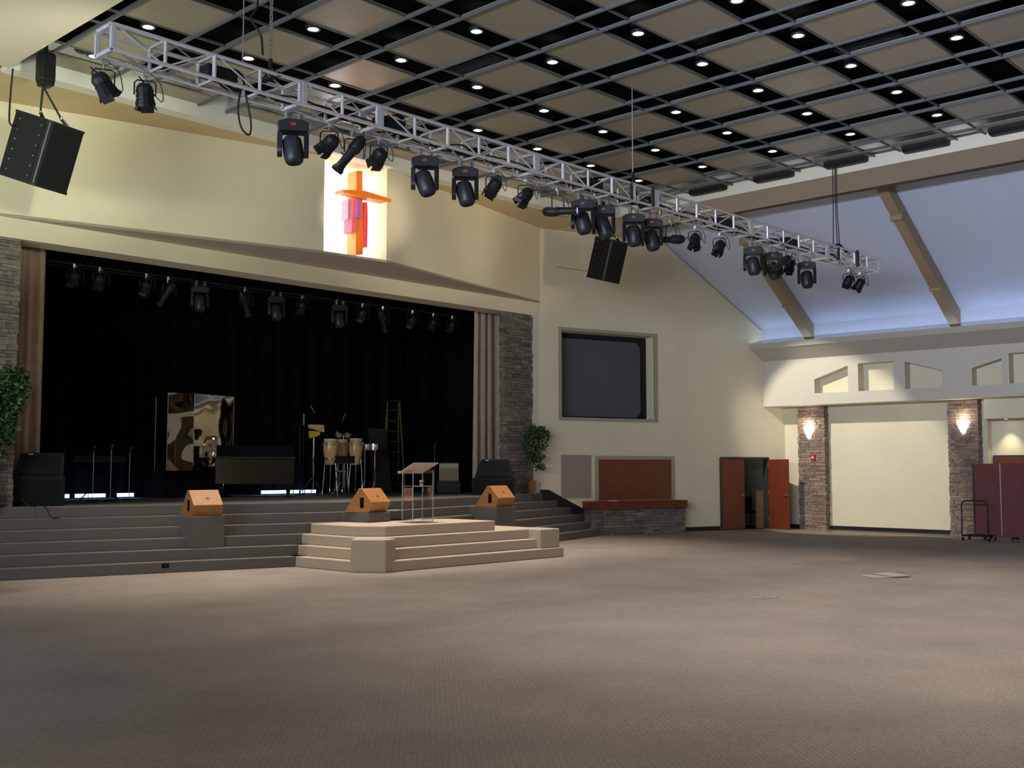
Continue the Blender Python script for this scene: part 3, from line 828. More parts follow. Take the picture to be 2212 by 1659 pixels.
# fire alarm, outlet
p = atx(1757, 988, 30.015)
t = thing('fire_alarm', 'small red fire alarm on the stone pillar below the sconce', 'fire alarm', (30.015, p.y, p.z))
MB().box(-0.05, 0.0, -0.065, 0.065, -0.08, 0.08).build('housing', FIRERED, t, bevel=0.008)
MB().box(-0.056, -0.05, -0.035, 0.035, -0.02, 0.02).build('strobe', WHITEP, t)
p = atx(1844, 1112, XA)
t = thing('wall_outlet', 'white power outlet low on the lit aisle wall', 'outlet', (XA, p.y, p.z))
MB().box(-0.008, 0, -0.035, 0.035, -0.06, 0.06).build('cover_plate', WHITEP, t, bevel=0.003)
MB().box(-0.011, -0.008, -0.017, 0.017, -0.042, 0.042).build('socket', PALE, t)
# alcove door and spot
al = thing('door_3', 'cherry red door in the alcove behind the maroon partition', 'door', (30.6, 9.5, 0)); al['kind'] = 'structure'
yl = atx(2146, 1000, 30.58).y
MB().box(-0.05, 0.02, yl - 9.5 - 2.0, yl - 9.5, 0, 2.16).build('door_frame', DOORFR, al)
MB().box(-0.07, -0.03, yl - 9.5 - 1.95, yl - 9.5 - 0.06, 0.01, 2.10).build('door_leaf', CHERRY, al)
pz = atx(2172, 905, 30.25)
t = thing('recessed_spotlight', 'small recessed spotlight above the alcove door', 'spotlight', (30.3, pz.y, 3.12))
MB().lathe([(0.06, -0.012), (0.09, -0.012), (0.09, 0.0), (0.06, 0.0)], 16, None, True).build('ring', STEEL, t)
MB().lathe([(0.0, -0.008), (0.058, -0.008), (0.058, 0.0), (0.0, 0.0)], 16).build('lamp', LAMPW, t)
spot('alcove_spot', (30.3, pz.y, 3.09), (30.52, pz.y, 0.5), 60, (1.0, 0.9, 0.62), 75, 0.9, 0.03)

# maroon folding partition on casters
pt = thing('room_divider', 'maroon fabric folding room divider on casters at the right edge', 'room divider', (28.9, 10.4, 0))
y = atx(2107, 1100, 28.9).y - 10.4
for q in range(3):
    ya, yb = y - 0.66 * q, y - 0.66 * (q + 1) + 0.012
    MB().box(-0.03 + 0.0 * q, 0.03, yb, ya, 0.10, 1.93).build('panel', MAROON, pt, bevel=0.008)
    if q: MB().box(-0.035, 0.035, ya - 0.005, ya + 0.015, 0.1, 1.93).build('hinge_post', STEEL, pt)
    MB().tube((-0.22, ya - 0.3, 0.07), (0.22, ya - 0.3, 0.07), 0.016).build('foot_bar', BLKMET, pt)
    for s_ in (-0.2, 0.2):
        MB().lathe([(0, -0.015), (0.035, -0.015), (0.035, 0.015), (0, 0.015)], 12, Matrix.Translation((s_, ya - 0.3, 0.037)) @ Matrix.Rotation(PI / 2, 4, 'Y')).build('caster', RUBBER, pt)
MB().box(-0.04, 0.04, y, y + 0.04, 0.1, 1.94).build('end_post', DOORFR, pt)
# black chair trolley
cy_ = atx(2077, 1100, 28.05).y; cy2 = atx(2133, 1100, 28.05).y
ct2 = thing('chair_trolley', 'black tubular trolley in front of the maroon divider', 'trolley', (28.05, 0.5 * (cy_ + cy2), 0))
hw = 0.5 * (cy_ - cy2)
arc = [(0, hw, 0.14), (0, hw, 0.90), (0, hw - 0.03, 0.96), (0, hw - 0.09, 1.0), (0, -hw + 0.09, 1.0), (0, -hw + 0.03, 0.96), (0, -hw, 0.90), (0, -hw, 0.14)]
MB().path(arc, 0.018, 8).build('push_handle', BLKMET, ct2, smooth=True)
fb = MB()
for s_ in (-hw, hw): fb.tube((0, s_, 0.13), (0.5, s_, 0.13), 0.018)
for x_ in (0, 0.5): fb.tube((x_, -hw, 0.13), (x_, hw, 0.13), 0.018)
fb.build('base_frame', BLKMET, ct2)
for x_ in (0.04, 0.46):
    for s_ in (-hw, hw):
        MB().lathe([(0, -0.015), (0.045, -0.015), (0.045, 0.015), (0, 0.015)], 12, Matrix.Translation((x_, s_, 0.047)) @ Matrix.Rotation(PI / 2, 4, 'X')).build('caster', RUBBER, ct2)

# ------------------------------------------------------------------ rest of the hall shell (left and rear)
struct(bx('wall_left', WALL, (-1.3, -10, 0), (-1.1, YS, 10.2)))
struct(bx('wall_rear', WALL, (-1.3, -10.2, 0), (30.9, -10.0, 10.2)))
sp = MB()
A = [(-1.2, -10, 5.1), (-1.2, 19.8, 5.1), (6.2, 19.8, 10.016), (6.2, -10, 10.016)]
sp.loft(A, [(x, y_, z + 0.15) for x, y_, z in A])
struct(sp.build('ceiling_slope_left', SLOPE))

# floor plates
def plate(label, px_, py_, w_, d_):
    p = atz(px_, py_, 0)
    t = thing('floor_box', label, 'floor box', (p.x, p.y, 0), -0.3, 'metal floor boxes in the carpet')
    MB().box(-w_, w_, -d_, d_, 0, 0.012).build('lid', PLATE, t, bevel=0.003)
    MB().box(-w_ * 0.5, w_ * 0.5, -d_ * 0.4, d_ * 0.4, 0.012, 0.016).build('flap', STEEL, t)
plate('small pale floor box set in the middle of the carpet', 1650, 1291, 0.17, 0.13)
p = atz(1905, 1245, 0)
t = thing('floor_box', 'larger floor box with raised lid farther back on the carpet', 'floor box', (p.x, p.y, 0), -0.5, 'metal floor boxes in the carpet')
MB().box(-0.3, 0.3, -0.25, 0.2, 0, 0.012).build('lid', PLATE, t, bevel=0.003)
MB().box(0.0, 0.36, -0.3, 0.28, 0.012, 0.03).build('flap', PLATE, t, bevel=0.003)
# ------------------------------------------------------------------ stage house
struct(MB().box(5.0, 24.5, 24.6, 24.8, 0, 9.4).build('wall_stage_rear', BLACK))
struct(MB().box(4.8, 5.0, YS + 0.6, 24.8, 0, 9.4).build('wall_stage_side_left', BLACK))
struct(MB().box(PR + 0.6, PR + 0.8, YS + 1.2, 24.8, 0, 9.4).build('wall_stage_side_right', BLACK))
struct(MB().box(4.8, 24.8, YS + 0.6, 24.8, 9.4, 9.6).build('ceiling_stage', BLACK))
def drape_mesh(x0, x1, y, z0, z1, amp, wl_, seed, flare=0.0, nz=10):
    rg = random.Random(seed); bm = bmesh.new()
    n = max(24, int((x1 - x0) / wl_ * 10)); ph = [rg.uniform(0, 6.28) for _ in range(4)]
    rows = []
    for iz in range(nz + 1):
        f = iz / nz; z = z1 + (z0 - z1) * f; row = []
        for i in range(n + 1):
            u = i / n
            x = x0 + (x1 - x0) * u + flare * f * (1 - 2 * u) * -1
            k = (x1 - x0) * u / wl_ * 2 * PI
            d = amp * (math.sin(k + ph[0] + 0.5 * math.sin(k * 0.37 + ph[1])) + 0.35 * math.sin(k * 2.3 + ph[2])) * (0.65 + 0.45 * f)
            row.append(bm.verts.new((x, y + d, z)))
        rows.append(row)
    for a, b in zip(rows, rows[1:]):
        for i in range(n): bm.faces.new((a[i], a[i + 1], b[i + 1], b[i]))
    return bm
def curtain(name, m, label, x0, x1, y, z0, z1, amp, wl_, seed, flare=0.0):
    mb = MB(); mb.bm.free(); mb.bm = drape_mesh(x0, x1, y, z0, z1, amp, wl_, seed, flare)
    o = mb.build(name, m, None, smooth=True)
    o.modifiers.clear()
    sd_ = o.modifiers.new('solid', 'SOLIDIFY'); sd_.thickness = 0.012
    return tag(o, label, 'curtain')
YC = 20.55
cl0, cl1 = aty(33, 700, YC).x, aty(93, 700, YC).x
curtain('stage_curtain', TANCLOTH, 'tan pleated stage curtain at the left end of the black stage', cl0 - 0.3, cl1, YC, ZS, ZF - 0.05, 0.07, 0.24, 5)
q0, q1 = aty(1028, 700, YC).x, aty(1089, 690, YC).x
curtain('stage_curtain', TANCLOTH, 'tan pleated stage curtain beside the right stone pier of the stage', q0 - 0.05, q1, YC, ZS, ZF - 0.05, 0.06, 0.27, 9, 0.06)
curtain('black_backdrop', BLKCLOTH, 'black backdrop curtain hung across the back of the stage', 5.2, 22.5, 24.2, ZS + 0.06, 9.0, 0.08, 0.5, 3)
curtain('black_border', BLKCLOTH, 'black border curtain hung across the top of the stage', 5.2, 22.5, 23.2, 6.6, 9.2, 0.05, 0.5, 4)
# stone piers either side of the opening
rg = random.Random(21)
def pier(name, x0, x1, seed):
    m = MB(); rg = random.Random(seed)
    stones(m, Vector((x0, YS + 0.03, 0)), Vector((1, 0, 0)), Vector((0, -1, 0)), x1 - x0, ZS, ZH, rg, 0.045, 0.10, 0.035)
    stones(m, Vector((x1, YS + 0.03, 0)), Vector((0, 1, 0)), Vector((1, 0, 0)), 0.14, ZS, ZH, rg, 0.045, 0.10, 0.035)
    stones(m, Vector((x0, YS + 0.17, 0)), Vector((0, -1, 0)), Vector((-1, 0, 0)), 0.14, ZS, ZH, rg, 0.045, 0.10, 0.035)
    m.box(x0 + 0.04, x1 - 0.04, YS + 0.06, YS + 0.17, ZS, ZH)
    return struct(m.build(name, STONE_G))
pl = aty(24, 800, YS + 0.2).x
pier('pillar_stage_left', 6.2, pl, 31)
pier('pillar_stage_right', aty(1091, 800, YS).x, 21.69, 32)

# ------------------------------------------------------------------ lighting truss
TY0, TY1, TZ0, TZ1, TX0, TX1 = 11.0, 11.35, 6.30, 6.58, 5.45, 23.95
tr = thing('lighting_truss', 'long silver aluminium box truss hanging across the hall', 'truss', (TX0, TY0, TZ0))
def L(x, y, z): return (x - TX0, y - TY0, z - TZ0)
for y in (TY0, TY1):
    for z in (TZ0, TZ1):
        MB().tube(L(TX0, y, z), L(TX1, y, z), 0.024, 10).build('chord', ALU, tr, smooth=True)
nb = 30; bw = (TX1 - TX0) / nb
for nm, A in (('front', TY0), ('rear', TY1)):
    m = MB()
    for i in range(nb + 1):
        x = TX0 + bw * i
        m.tube(L(x, A, TZ0), L(x, A, TZ1), 0.021 if i % 2 else 0.025, 8)
    for i in range(nb):
        x = TX0 + bw * i
        if i % 2 == 0: m.tube(L(x + 0.06, A, TZ1 - 0.01), L(x + bw - 0.06, A, TZ0 + 0.01), 0.011, 6)
        else: m.tube(L(x + 0.06, A, TZ0 + 0.01), L(x + bw - 0.06, A, TZ1 - 0.01), 0.011, 6)
    m.build('lattice', ALU, tr, smooth=True)
for z in (TZ0, TZ1):
    m = MB()
    for i in range(nb + 1):
        x = TX0 + bw * i
        m.tube(L(x, TY0, z), L(x, TY1, z), 0.018, 6)
    for i in range(0, nb):
        x = TX0 + bw * i
        m.tube(L(x + 0.05, TY0, z), L(x + bw - 0.05, TY1, z), 0.010, 6)
    m.build('lattice', ALU, tr, smooth=True)
for px_ in (222, 725, 1098, 1343, 1650, 1792, 1890):
    x = min(max(atz(px_, 300 if px_ < 900 else 440, 6.44).x, TX0), TX1) if False else None
for x in (TX0, TX0 + 2 * bw * 2.0, TX0 + bw * 6, TX0 + bw * 11, TX0 + bw * 16, TX0 + bw * 21, TX0 + bw * 26, TX1):
    m = MB(); t_ = 0.055 if TX0 < x < TX1 else 0.028
    for y in (TY0, TY1): m.box(x - TX0 - t_, x - TX0 + t_, y - TY0 - 0.022, y - TY0 + 0.022, 0, TZ1 - TZ0)
    for z in (TZ0, TZ1): m.box(x - TX0 - t_, x - TX0 + t_, 0, TY1 - TY0, z - TZ0 - 0.022, z - TZ0 + 0.022)
    m.build('joint_frame', ALU, tr)
# hanging chain and cables
xh = atz(605, 160, 6.58).x
hz = thing('hanging_chain', 'steel chain with black hook holding the truss near its left end', 'chain', (xh, 11.17, TZ1))
m = MB(); zz = 0.22; k = 0
while zz < ZC - TZ1 - 0.02:
    e = 0.018
    if k % 2: m.path([(e, 0, zz), (e, 0, zz + 0.05), (0, 0, zz + 0.062), (-e, 0, zz + 0.05), (-e, 0, zz), (0, 0, zz - 0.012), (e, 0, zz)], 0.007, 5)
    else: m.path([(0, e, zz), (0, e, zz + 0.05), (0, 0, zz + 0.062), (0, -e, zz + 0.05), (0, -e, zz), (0, 0, zz - 0.012), (0, e, zz)], 0.007, 5)
    zz += 0.048; k += 1
m.build('links', STEEL, hz)
m = MB(); m.tube((0, 0, 0.12), (0, 0, 0.24), 0.025); m.tube((0, 0, 0.13), (0, -0.17, 0.0), 0.014); m.tube((0, 0, 0.13), (0, 0.18, 0.0), 0.014)
m.box(-0.03, 0.03, -0.19, 0.2, -0.02, 0.03); m.build('hook', BLKMET, hz)
x2 = atz(1397, 400, 6.58).x
hz = thing('hanging_wire', 'thin steel wire and black bridle at the middle of the truss', 'wire', (x2, 11.17, TZ1))
MB().tube((0, 0, 0.2), (0, 0, ZC - TZ1), 0.010).build('wire', STEEL, hz)
m = MB(); m.tube((0, 0, 0.22), (-0.14, -0.15, -0.02), 0.02); m.tube((0, 0, 0.22), (0.3, 0.16, -0.02), 0.03); m.tube((0, 0, 0.28), (0, 0, 0.18), 0.03)
m.tube((0.3, -0.19, -0.3), (0.3, -0.19, 0.04), 0.03); m.tube((-0.3, -0.19, -0.28), (-0.3, -0.19, 0.0), 0.025); m.build('bridle', BLKMET, hz)
x3 = atz(1780, 545, 6.58).x
for k_, (dx, lab) in enumerate(((-0.16, 'leftmost black cable dropping to the right end of the truss'), (0.0, 'middle black cable dropping to the right end of the truss'), (0.10, 'rightmost black cable dropping to the right end of the truss'))):
    o = MB().cable([(x3 + dx * 0.6, 11.2, ZC), (x3 + dx * 0.7, 11.2, 7.6), (x3 + dx, 11.19, 6.95), (x3 + dx * (1.0 if k_ else 1.3), 11.17, 6.62)], 0.010).build('hanging_cable', RUBBER, None)
    tag(o, lab, 'cable', 'cables at the right end of the truss')
sb = MB(); sb.tube((x3 + 0.05, 11.17, 6.72), (x3 - 0.35, 11.17, 6.60), 0.025); sb.tube((x3 + 0.05, 11.17, 6.72), (x3 + 0.5, 11.17, 6.58), 0.03)
sb.tube((x3 + 0.5, 10.96, 6.26), (x3 + 0.5, 10.96, 6.62), 0.035); sb.tube((x3 - 0.4, 10.96, 6.27), (x3 - 0.4, 10.96, 6.55), 0.028)
tag(sb.build('truss_sling', BLKMET), 'black sling gripping the right end of the truss', 'sling')
# cable drop at the left
xq = aty(550, 100, 11.3)
o = MB().cable([(xq.x, xq.y, ZC), (xq.x + 0.02, xq.y, 7.9), (xq.x + 0.03, xq.y, 7.5), (xq.x - 0.09, xq.y - 0.05, 7.28), (xq.x - 0.05, xq.y - 0.2, 7.05), (xq.x + 0.12, 11.3, 6.9)], 0.014).build('hanging_cable', RUBBER)
tag(o, 'black looping cable dropping beside the chain at the left of the truss', 'cable')
xq = aty(525, 100, 11.2)
tag(MB().tube((xq.x, 11.2, ZC), (xq.x, 11.2, 6.6), 0.008).build('steel_wire', STEEL), 'thin wire dropping left of the looping cable to the truss', 'wire')
# cables lying in the truss
rg = random.Random(5)
m = MB()
for q in range(5):
    pts = []; x = TX0 + 1.8 + rg.uniform(0, 0.6)
    while x < TX1 - 1.2:
        pts.append((x, 11.12 + rg.uniform(-0.06, 0.18), TZ0 + rg.uniform(0.02, 0.12))); x += rg.uniform(0.35, 0.7)
    m.cable(pts, 0.012)
tag(m.build('cable_run', RUBBER), 'black cables running along the inside of the truss', 'cable')
def coil(label, px_, py_, zc, r_):
    p = aty(px_, py_, 11.22); mm = MB()
    for q in range(4):
        pts = [(p.x + (r_ + 0.02 * q) * math.cos(a * PI / 8 + q), 11.2 + 0.03 * q, p.z + (r_ * 0.9) * math.sin(a * PI / 8 + q)) for a in range(17)]
        mm.path(pts, 0.012)
    tag(mm.build('cable_coil', RUBBER), label, 'cable', 'coiled cables on the truss')
coil('black cable coil on the truss below the looping cable', 505, 172, 0, 0.13)
coil('black cable coil on the truss above the angled profile spot', 860, 262, 0, 0.11)
coil('black cable coil on the truss over the second hanging wire bridle', 1400, 440, 0, 0.13)
p = aty(530, 235, 11.25)
tag(MB().cable([(p.x - 0.08, 11.25, 6.32), (p.x - 0.1, 11.25, 6.1), (p.x - 0.05, 11.25, 5.9), (p.x + 0.06, 11.25, 5.84), (p.x + 0.08, 11.25, 6.0), (p.x, 11.25, 6.32)], 0.013).build('cable_loop', RUBBER), 'black cable loop hanging below the truss near its left end', 'cable')
p = aty(985, 335, 11.2)
pb = MB()
for dx in (0.0, 0.9, 7.2, 11.2): pb.box(xh - 0.85 + dx, xh - 0.45 + dx, 11.08, 11.28, TZ1 - 0.02, TZ1 + 0.1)
pb.bm.free()
for k_, (px_, lab) in enumerate(((470, 'black distribution box on the truss near the left cable drop'), (840, 'black distribution box inside the truss right of the cross'), (1285, 'black distribution box inside the truss above the moving heads'), (1575, 'black distribution box inside the truss near its right third'), (1722, 'black distribution box inside the truss by the sling'))):
    xx = atz(px_, 150 + (px_ - 470) * 0.29, 6.5).x; b_ = MB().box(xx - 0.2, xx + 0.2, 11.06, 11.26, TZ0 + 0.06, TZ0 + 0.2)
    tag(b_.build('power_box', BLKMET, None, bevel=0.01), lab, 'power box', 'black boxes on the truss')

# ------------------------------------------------------------------ fixtures on the truss
def orient(d):
    return Vector(d).normalized().to_track_quat('Z', 'Y').to_matrix().to_4x4()
def clamp(t, drop=0.08, m_=None):
    m = MB(); m.box(-0.02, 0.02, -0.032, 0.032, -0.035, 0.03); m.tube((0, 0, -0.03), (0, 0, -drop), 0.012); m.tube((0.02, 0, -0.02), (0.06, 0, -0.02), 0.008)
    return m.build('clamp', m_ or STEEL, t)
def moving_head(label, x, tilt=(0.05, -0.1, -1), rz=None, y=TY1, lit=True):
    rz = -math.atan2(x, y) if rz is None else rz
    t = thing('moving_head', label, 'stage light', (x, y, TZ0 - 0.03), rz, 'moving heads on the truss')
    for s in (-0.1, 0.1): MB().box(s - 0.02, s + 0.02, -0.03, 0.03, -0.09, 0.03, Matrix.Rotation(-rz, 4, 'Z')).build('clamp', STEEL, t)
    m = MB()
    prof = [(-0.19, -0.02), (-0.19, -0.10), (-0.165, -0.135), (-0.11, -0.13), (0.11, -0.13), (0.165, -0.135), (0.19, -0.10), (0.19, -0.02), (0.15, 0.0), (0.08, 0.02), (-0.08, 0.02), (-0.15, 0.0)]
    m.loft([(a, -0.12, b - 0.1) for a, b in prof], [(a, 0.12, b - 0.1) for a, b in prof])
    base = m.build('base', BLKPLA, t, bevel=0.012)
    MB().box(-0.03, 0.03, -0.124, -0.119, -0.165, -0.13).build('display', RED_LED if lit else GREYPLA, base)['label'] = 'small red display' if lit else 'small dark display'
    for s in (-1, 1):
        m = MB(); n = 14
        out = []
        for k in range(n):
            a = PI + PI * k / (n - 1)
            out.append((0.10 * math.cos(a), -0.46 + 0.085 * math.sin(a)))
        out += [(0.065, -0.235), (-0.065, -0.235)]
        m.loft([(s * 0.132, a, b) for a, b in out], [(s * 0.195, a * 0.8, b) for a, b in out])
        m.build('yoke_arm', BLKPLA, t, bevel=0.01)
    M = Matrix.Translation((0, 0, -0.44)) @ orient(Quaternion((0, 0, 1), -rz) @ Vector(tilt))
    m = MB(); m.lathe([(0.0, -0.17), (0.08, -0.165), (0.118, -0.12), (0.126, -0.02), (0.126, 0.05), (0.122, 0.12), (0.108, 0.17), (0.085, 0.19), (0.08, 0.18), (0.0, 0.175)], 20, M)
    hd = m.build('head', GREYPLA, t, smooth=True)
    m = MB(); m.lathe([(0.0, 0.182), (0.07, 0.185), (0.0, 0.192)], 20, M); m.build('lens', SCRDARK, hd, smooth=True)
    return t
def yoke(t, w_, drop, z0, m_=BLKMET):
    return MB().path([(-w_, 0, z0 - drop), (-w_, 0, z0 - 0.03), (-w_ + 0.03, 0, z0), (w_ - 0.03, 0, z0), (w_, 0, z0 - 0.03), (w_, 0, z0 - drop)], 0.009, 6).build('yoke', m_, t)
def fresnel(label, x, aim_=(0.2, 1.0, -0.6), rz=None, y=TY1):
    rz = -math.atan2(x, y) if rz is None else rz
    t = thing('fresnel_light', label, 'stage light', (x, y, TZ0 - 0.03), rz, 'fresnel lights on the truss')
    clamp(t); yoke(t, 0.115, 0.17, -0.08)
    M = Matrix.Translation((0, 0, -0.25)) @ orient(Quaternion((0, 0, 1), -rz) @ Vector(aim_))
    m = MB(); m.lathe([(0.0, -0.14), (0.05, -0.135), (0.085, -0.10), (0.10, -0.05), (0.10, -0.03), (0.092, -0.03), (0.092, -0.01), (0.102, -0.01), (0.102, 0.02), (0.094, 0.02), (0.094, 0.04), (0.104, 0.04), (0.104, 0.07), (0.112, 0.075), (0.112, 0.11), (0.09, 0.11), (0.085, 0.09), (0.0, 0.088)], 12, M)
    h = m.build('housing', BLKMET, t)
    for q in range(4):
        a = q * PI / 2 + 0.4 + (len(label) * 0.37) % 1.5
        u = Vector((math.cos(a), math.sin(a), 0)); v = Vector((-math.sin(a), math.cos(a), 0)); zz = Vector((0, 0, 1))
        P = [u * 0.085 - v * 0.075 + zz * 0.11, u * 0.085 + v * 0.075 + zz * 0.11, u * (0.112 if q % 2 else 0.085) + v * 0.07 + zz * (0.165 if q % 2 else 0.185), u * (0.112 if q % 2 else 0.085) - v * 0.07 + zz * (0.165 if q % 2 else 0.185)]
        N_ = (P[1] - P[0]).cross(P[3] - P[0]).normalized() * 0.004
        MB().loft([tuple(M @ p) for p in P], [tuple(M @ (p + N_)) for p in P]).build('barn_door', BLKMET, t)
    MB().cable([M @ Vector((0, 0, -0.13)), M @ Vector((0.05, 0.02, -0.2)), (0.17, 0.0, -0.30), (0.19, 0.0, -0.2), (0.14, 0.0, -0.06), (0.05, 0.0, 0.0)], 0.006, 5).build('cord', RUBBER, t)
    return t
def profile(label, x, aim_, rz=-0.5, y=TY1, lens=None, drop=0.30):
    t = thing('profile_spotlight', label, 'stage light', (x, y, TZ0 - 0.03), rz, 'profile spotlights on the truss')
    clamp(t, 0.10); yoke(t, 0.10, drop - 0.09, -0.10)
    M = Matrix.Translation((0, 0, -drop)) @ orient(Quaternion((0, 0, 1), -rz) @ Vector(aim_))
    m = MB(); m.lathe([(0.0, -0.24), (0.05, -0.24), (0.075, -0.20), (0.085, -0.12), (0.085, -0.03), (0.07, 0.0), (0.0, 0.0)], 16, M); m.build('lamp_housing', BLKMET, t, smooth=True)
    m = MB(); m.lathe([(0.0, 0.0), (0.065, 0.0), (0.062, 0.12), (0.058, 0.20), (0.068, 0.26), (0.085, 0.30), (0.085, 0.33), (0.075, 0.33), (0.07, 0.31), (0.0, 0.30)], 16, M); b = m.build('lens_barrel', BLKMET, t, smooth=True)
    m = MB(); m.lathe([(0.0, 0.315), (0.06, 0.312), (0.0, 0.33)], 16, M); m.build('lens', lens or SCRDARK, b)
    m = MB(); m.tube(M @ Vector((0.06, 0, -0.02)), M @ Vector((0.13, 0.0, -0.02)), 0.010); m.tube(M @ Vector((-0.06, 0, 0.03)), M @ Vector((-0.13, 0, 0.03)), 0.010); m.tube(M @ Vector((0, 0.06, 0.1)), M @ Vector((0, 0.10, 0.1)), 0.01)
    m.build('shutter_handle', BLKMET, t)
    MB().cable([M @ Vector((0, 0, -0.23)), M @ Vector((0.04, 0.03, -0.30)), (0.16, 0.02, -drop - 0.08), (0.18, 0, -drop + 0.1), (0.1, 0, -0.02)], 0.006, 5).build('cord', RUBBER, t)
    return t
def tx(px_, py_): return aty(px_, py_, TY1).x
FW = ['leftmost', 'second', 'third', 'fourth', 'fifth', 'sixth', 'seventh', 'eighth', 'ninth', 'tenth']
fres = [(223, 188, (0.75, 0.15, -0.85)), (313, 205, (0.3, 0.35, -1.0)), (711, 318, (-0.25, 1.0, -0.7)), (818, 348, (0.3, 1.0, -0.5)), (1066, 412, (-0.15, 0.8, -0.9)), (1135, 433, (-0.6, 0.3, -0.9)), (1501, 529, (-0.3, -0.1, -1.0)), (1554, 543, (-0.45, 0.1, -1.0)), (1706, 585, (-0.2, 0.1, -1.0)), (1833, 619, (-0.2, 0.3, -0.9)), (1857, 624, (-0.1, 0.5, -0.8))]
fl_lab = ['nearest the left end of the truss', 'second from the left end of the truss', 'just left of the angled spotlight before the cross', 'in front of the upper right of the cross panel',
          'right of the second pair of moving heads', 'left of the spotlight with blue lens', 'first right of the far horizontal spotlight', 'left of the moving head before the first rafter',
          'squeezed between moving heads near the right end', 'left one of the last pair at the right end', 'right one of the last pair at the right end']
for (px_, py_, a), lab in zip(fres, fl_lab):
    fresnel('black fresnel light on the truss, ' + lab, tx(px_, py_), a)
mhs = [(633, 310, (0.05, -0.15, -1)), (918, 360, (0.2, -0.3, -1)), (1005, 388, (0.15, -0.2, -1)), (1259, 475, (0.1, -0.2, -1)), (1304, 490, (0.25, -0.25, -1)), (1369, 503, (0.1, -0.1, -1)), (1408, 514, (0.1, -0.2, -1)), (1627, 556, (0.1, -0.1, -1)), (1670, 574, (0.35, -0.3, -1)), (1743, 602, (0.0, -0.1, -1))]
mh_lab = ['alone left of the cross, the largest in view', 'directly right of the cross', 'second one right of the cross', 'right of the blue lens spotlight', 'in front of the right hanging speaker',
          'right of the right hanging speaker', 'touching the far horizontal spotlight', 'in front of the first rafter', 'beside the diagonal spotlight near the right end', 'last one toward the right end']
for (px_, py_, a), lab in zip(mhs, mh_lab):
    moving_head('black moving head light on the truss, ' + lab, tx(px_, py_), a)
profile('black profile spotlight tilted down to the left in front of the cross', tx(760, 345), (-0.55, 0.45, -0.95), drop=0.27)
profile('black horizontal profile spotlight with shiny blue lens on the truss', tx(1205, 460), (0.45, -0.95, -0.04), lens=BLUELENS, drop=0.36)
profile('black horizontal profile spotlight on the truss left of the small fresnels', tx(1450, 520), (-0.75, 0.66, -0.02), drop=0.34)
profile('black profile spotlight pointing diagonally down near the right truss end', aty(1690, 585, TY0).x, (-0.85, 0.2, -0.55), y=TY0, drop=0.36)

# ------------------------------------------------------------------ flown loudspeakers
def flown(label, cpx, cpy, Y, w_, h_, roll, tophoist, seed):
    c = aty(cpx, cpy, Y); D = depth(c)
    t = thing('hanging_loudspeaker', label, 'loudspeaker', (c.x, c.y, c.z))
    v = (c - Vector((0, 0, HC))).normalized(); rt = Vector((v.y, -v.x, 0)).normalized(); up = rt.cross(v)
    Rv = Matrix.Rotation(roll, 3, v)          # lean clockwise as seen from below
    def P(a, b, d): return Rv @ (rt * a + up * b + v * d)
    hw, hh = w_ / 2, h_ / 2
    # two boxes in a shallow wedge: left face and right face meeting at the front edge
    pl = [(-hw, 0.30), (-0.04, -0.06), (0.04, -0.06), (hw, 0.22), (0.35, 0.75), (-0.35, 0.78)]
    m = MB(); m.loft([tuple(P(a, -hh, d)) for a, d in pl], [tuple(P(a, hh, d)) for a, d in pl])
    box = m.build('cabinet', SPKBOX, t, bevel=0.01)
    def panel(a0, d0, a1, d1, nm, mt):
        n = Vector((d1 - d0, -(a1 - a0))).normalized() * 0.012
        q = [(a0, d0), (a1, d1), (a1 + n[0], d1 + n[1]), (a0 + n[0], d0 + n[1])]
        if n[1] > 0: q = [(a0, d0), (a1, d1), (a1 - n[0], d1 - n[1]), (a0 - n[0], d0 - n[1])]
        m = MB(); m.loft([tuple(P(a, -hh + 0.05, d)) for a, d in q], [tuple(P(a, hh - 0.05, d)) for a, d in q]); return m.build(nm, mt, t)
    panel(-hw + 0.03, 0.275, -0.07, -0.03, 'side_panel', SPKBOX)
    panel(0.07, -0.035, hw - 0.02, 0.20, 'grille', GRILLE)
    m = MB(); m.tube(P(0.0, -hh + 0.02, -0.075), P(0.0, hh - 0.02, -0.075), 0.012); m.build('edge_strip', EDGE, t)
    for s in (-1, 1):
        m = MB(); m.loft([tuple(P(a * 1.02, s * (hh + 0.005) - 0.02, d)) for a, d in pl], [tuple(P(a * 1.02, s * (hh + 0.005) + 0.02, d)) for a, d in pl])
        m.build('cabinet_edge', BLKMET, t, bevel=0.006)
    for q in range(12):
        f = 0.1 + 0.8 * (q % 2); b = -hh + 0.1 + (h_ - 0.2) * (q // 2) / 5
        a = -hw + 0.06 + (hw - 0.14) * (0.08 + 0.84 * (q % 2)); d = 0.30 - 0.36 * (a + hw) / (hw - 0.04) - 0.014
        MB().tube(P(a, b, d), P(a, b, d - 0.012), 0.012).build('bolt', EDGE, t)
    if tophoist:
        hx = aty(tophoist[0], tophoist[1], Y); hp_ = Vector((hx.x, hx.y, hx.z)) - c
        for a in (-hw * 0.32, hw * 0.42):
            m = MB(); e = P(a, hh + 0.02, 0.25)
            k1 = hp_ + (e - hp_) * 0.80
            m.tube(hp_, k1, 0.018); s_ = m.build('strap', BLKMET, t)
            m = MB(); m.tube(k1, k1 + (e - hp_) * 0.04, 0.03); m.build('shackle', STEEL, s_)
            m = MB(); m.tube(k1 + (e - hp_) * 0.04, e + Vector((0.06, 0, -0.02)), 0.028); m.build('flying_bracket', BLKMET, s_)
    return t, c, P, hh
YFL = 17.2
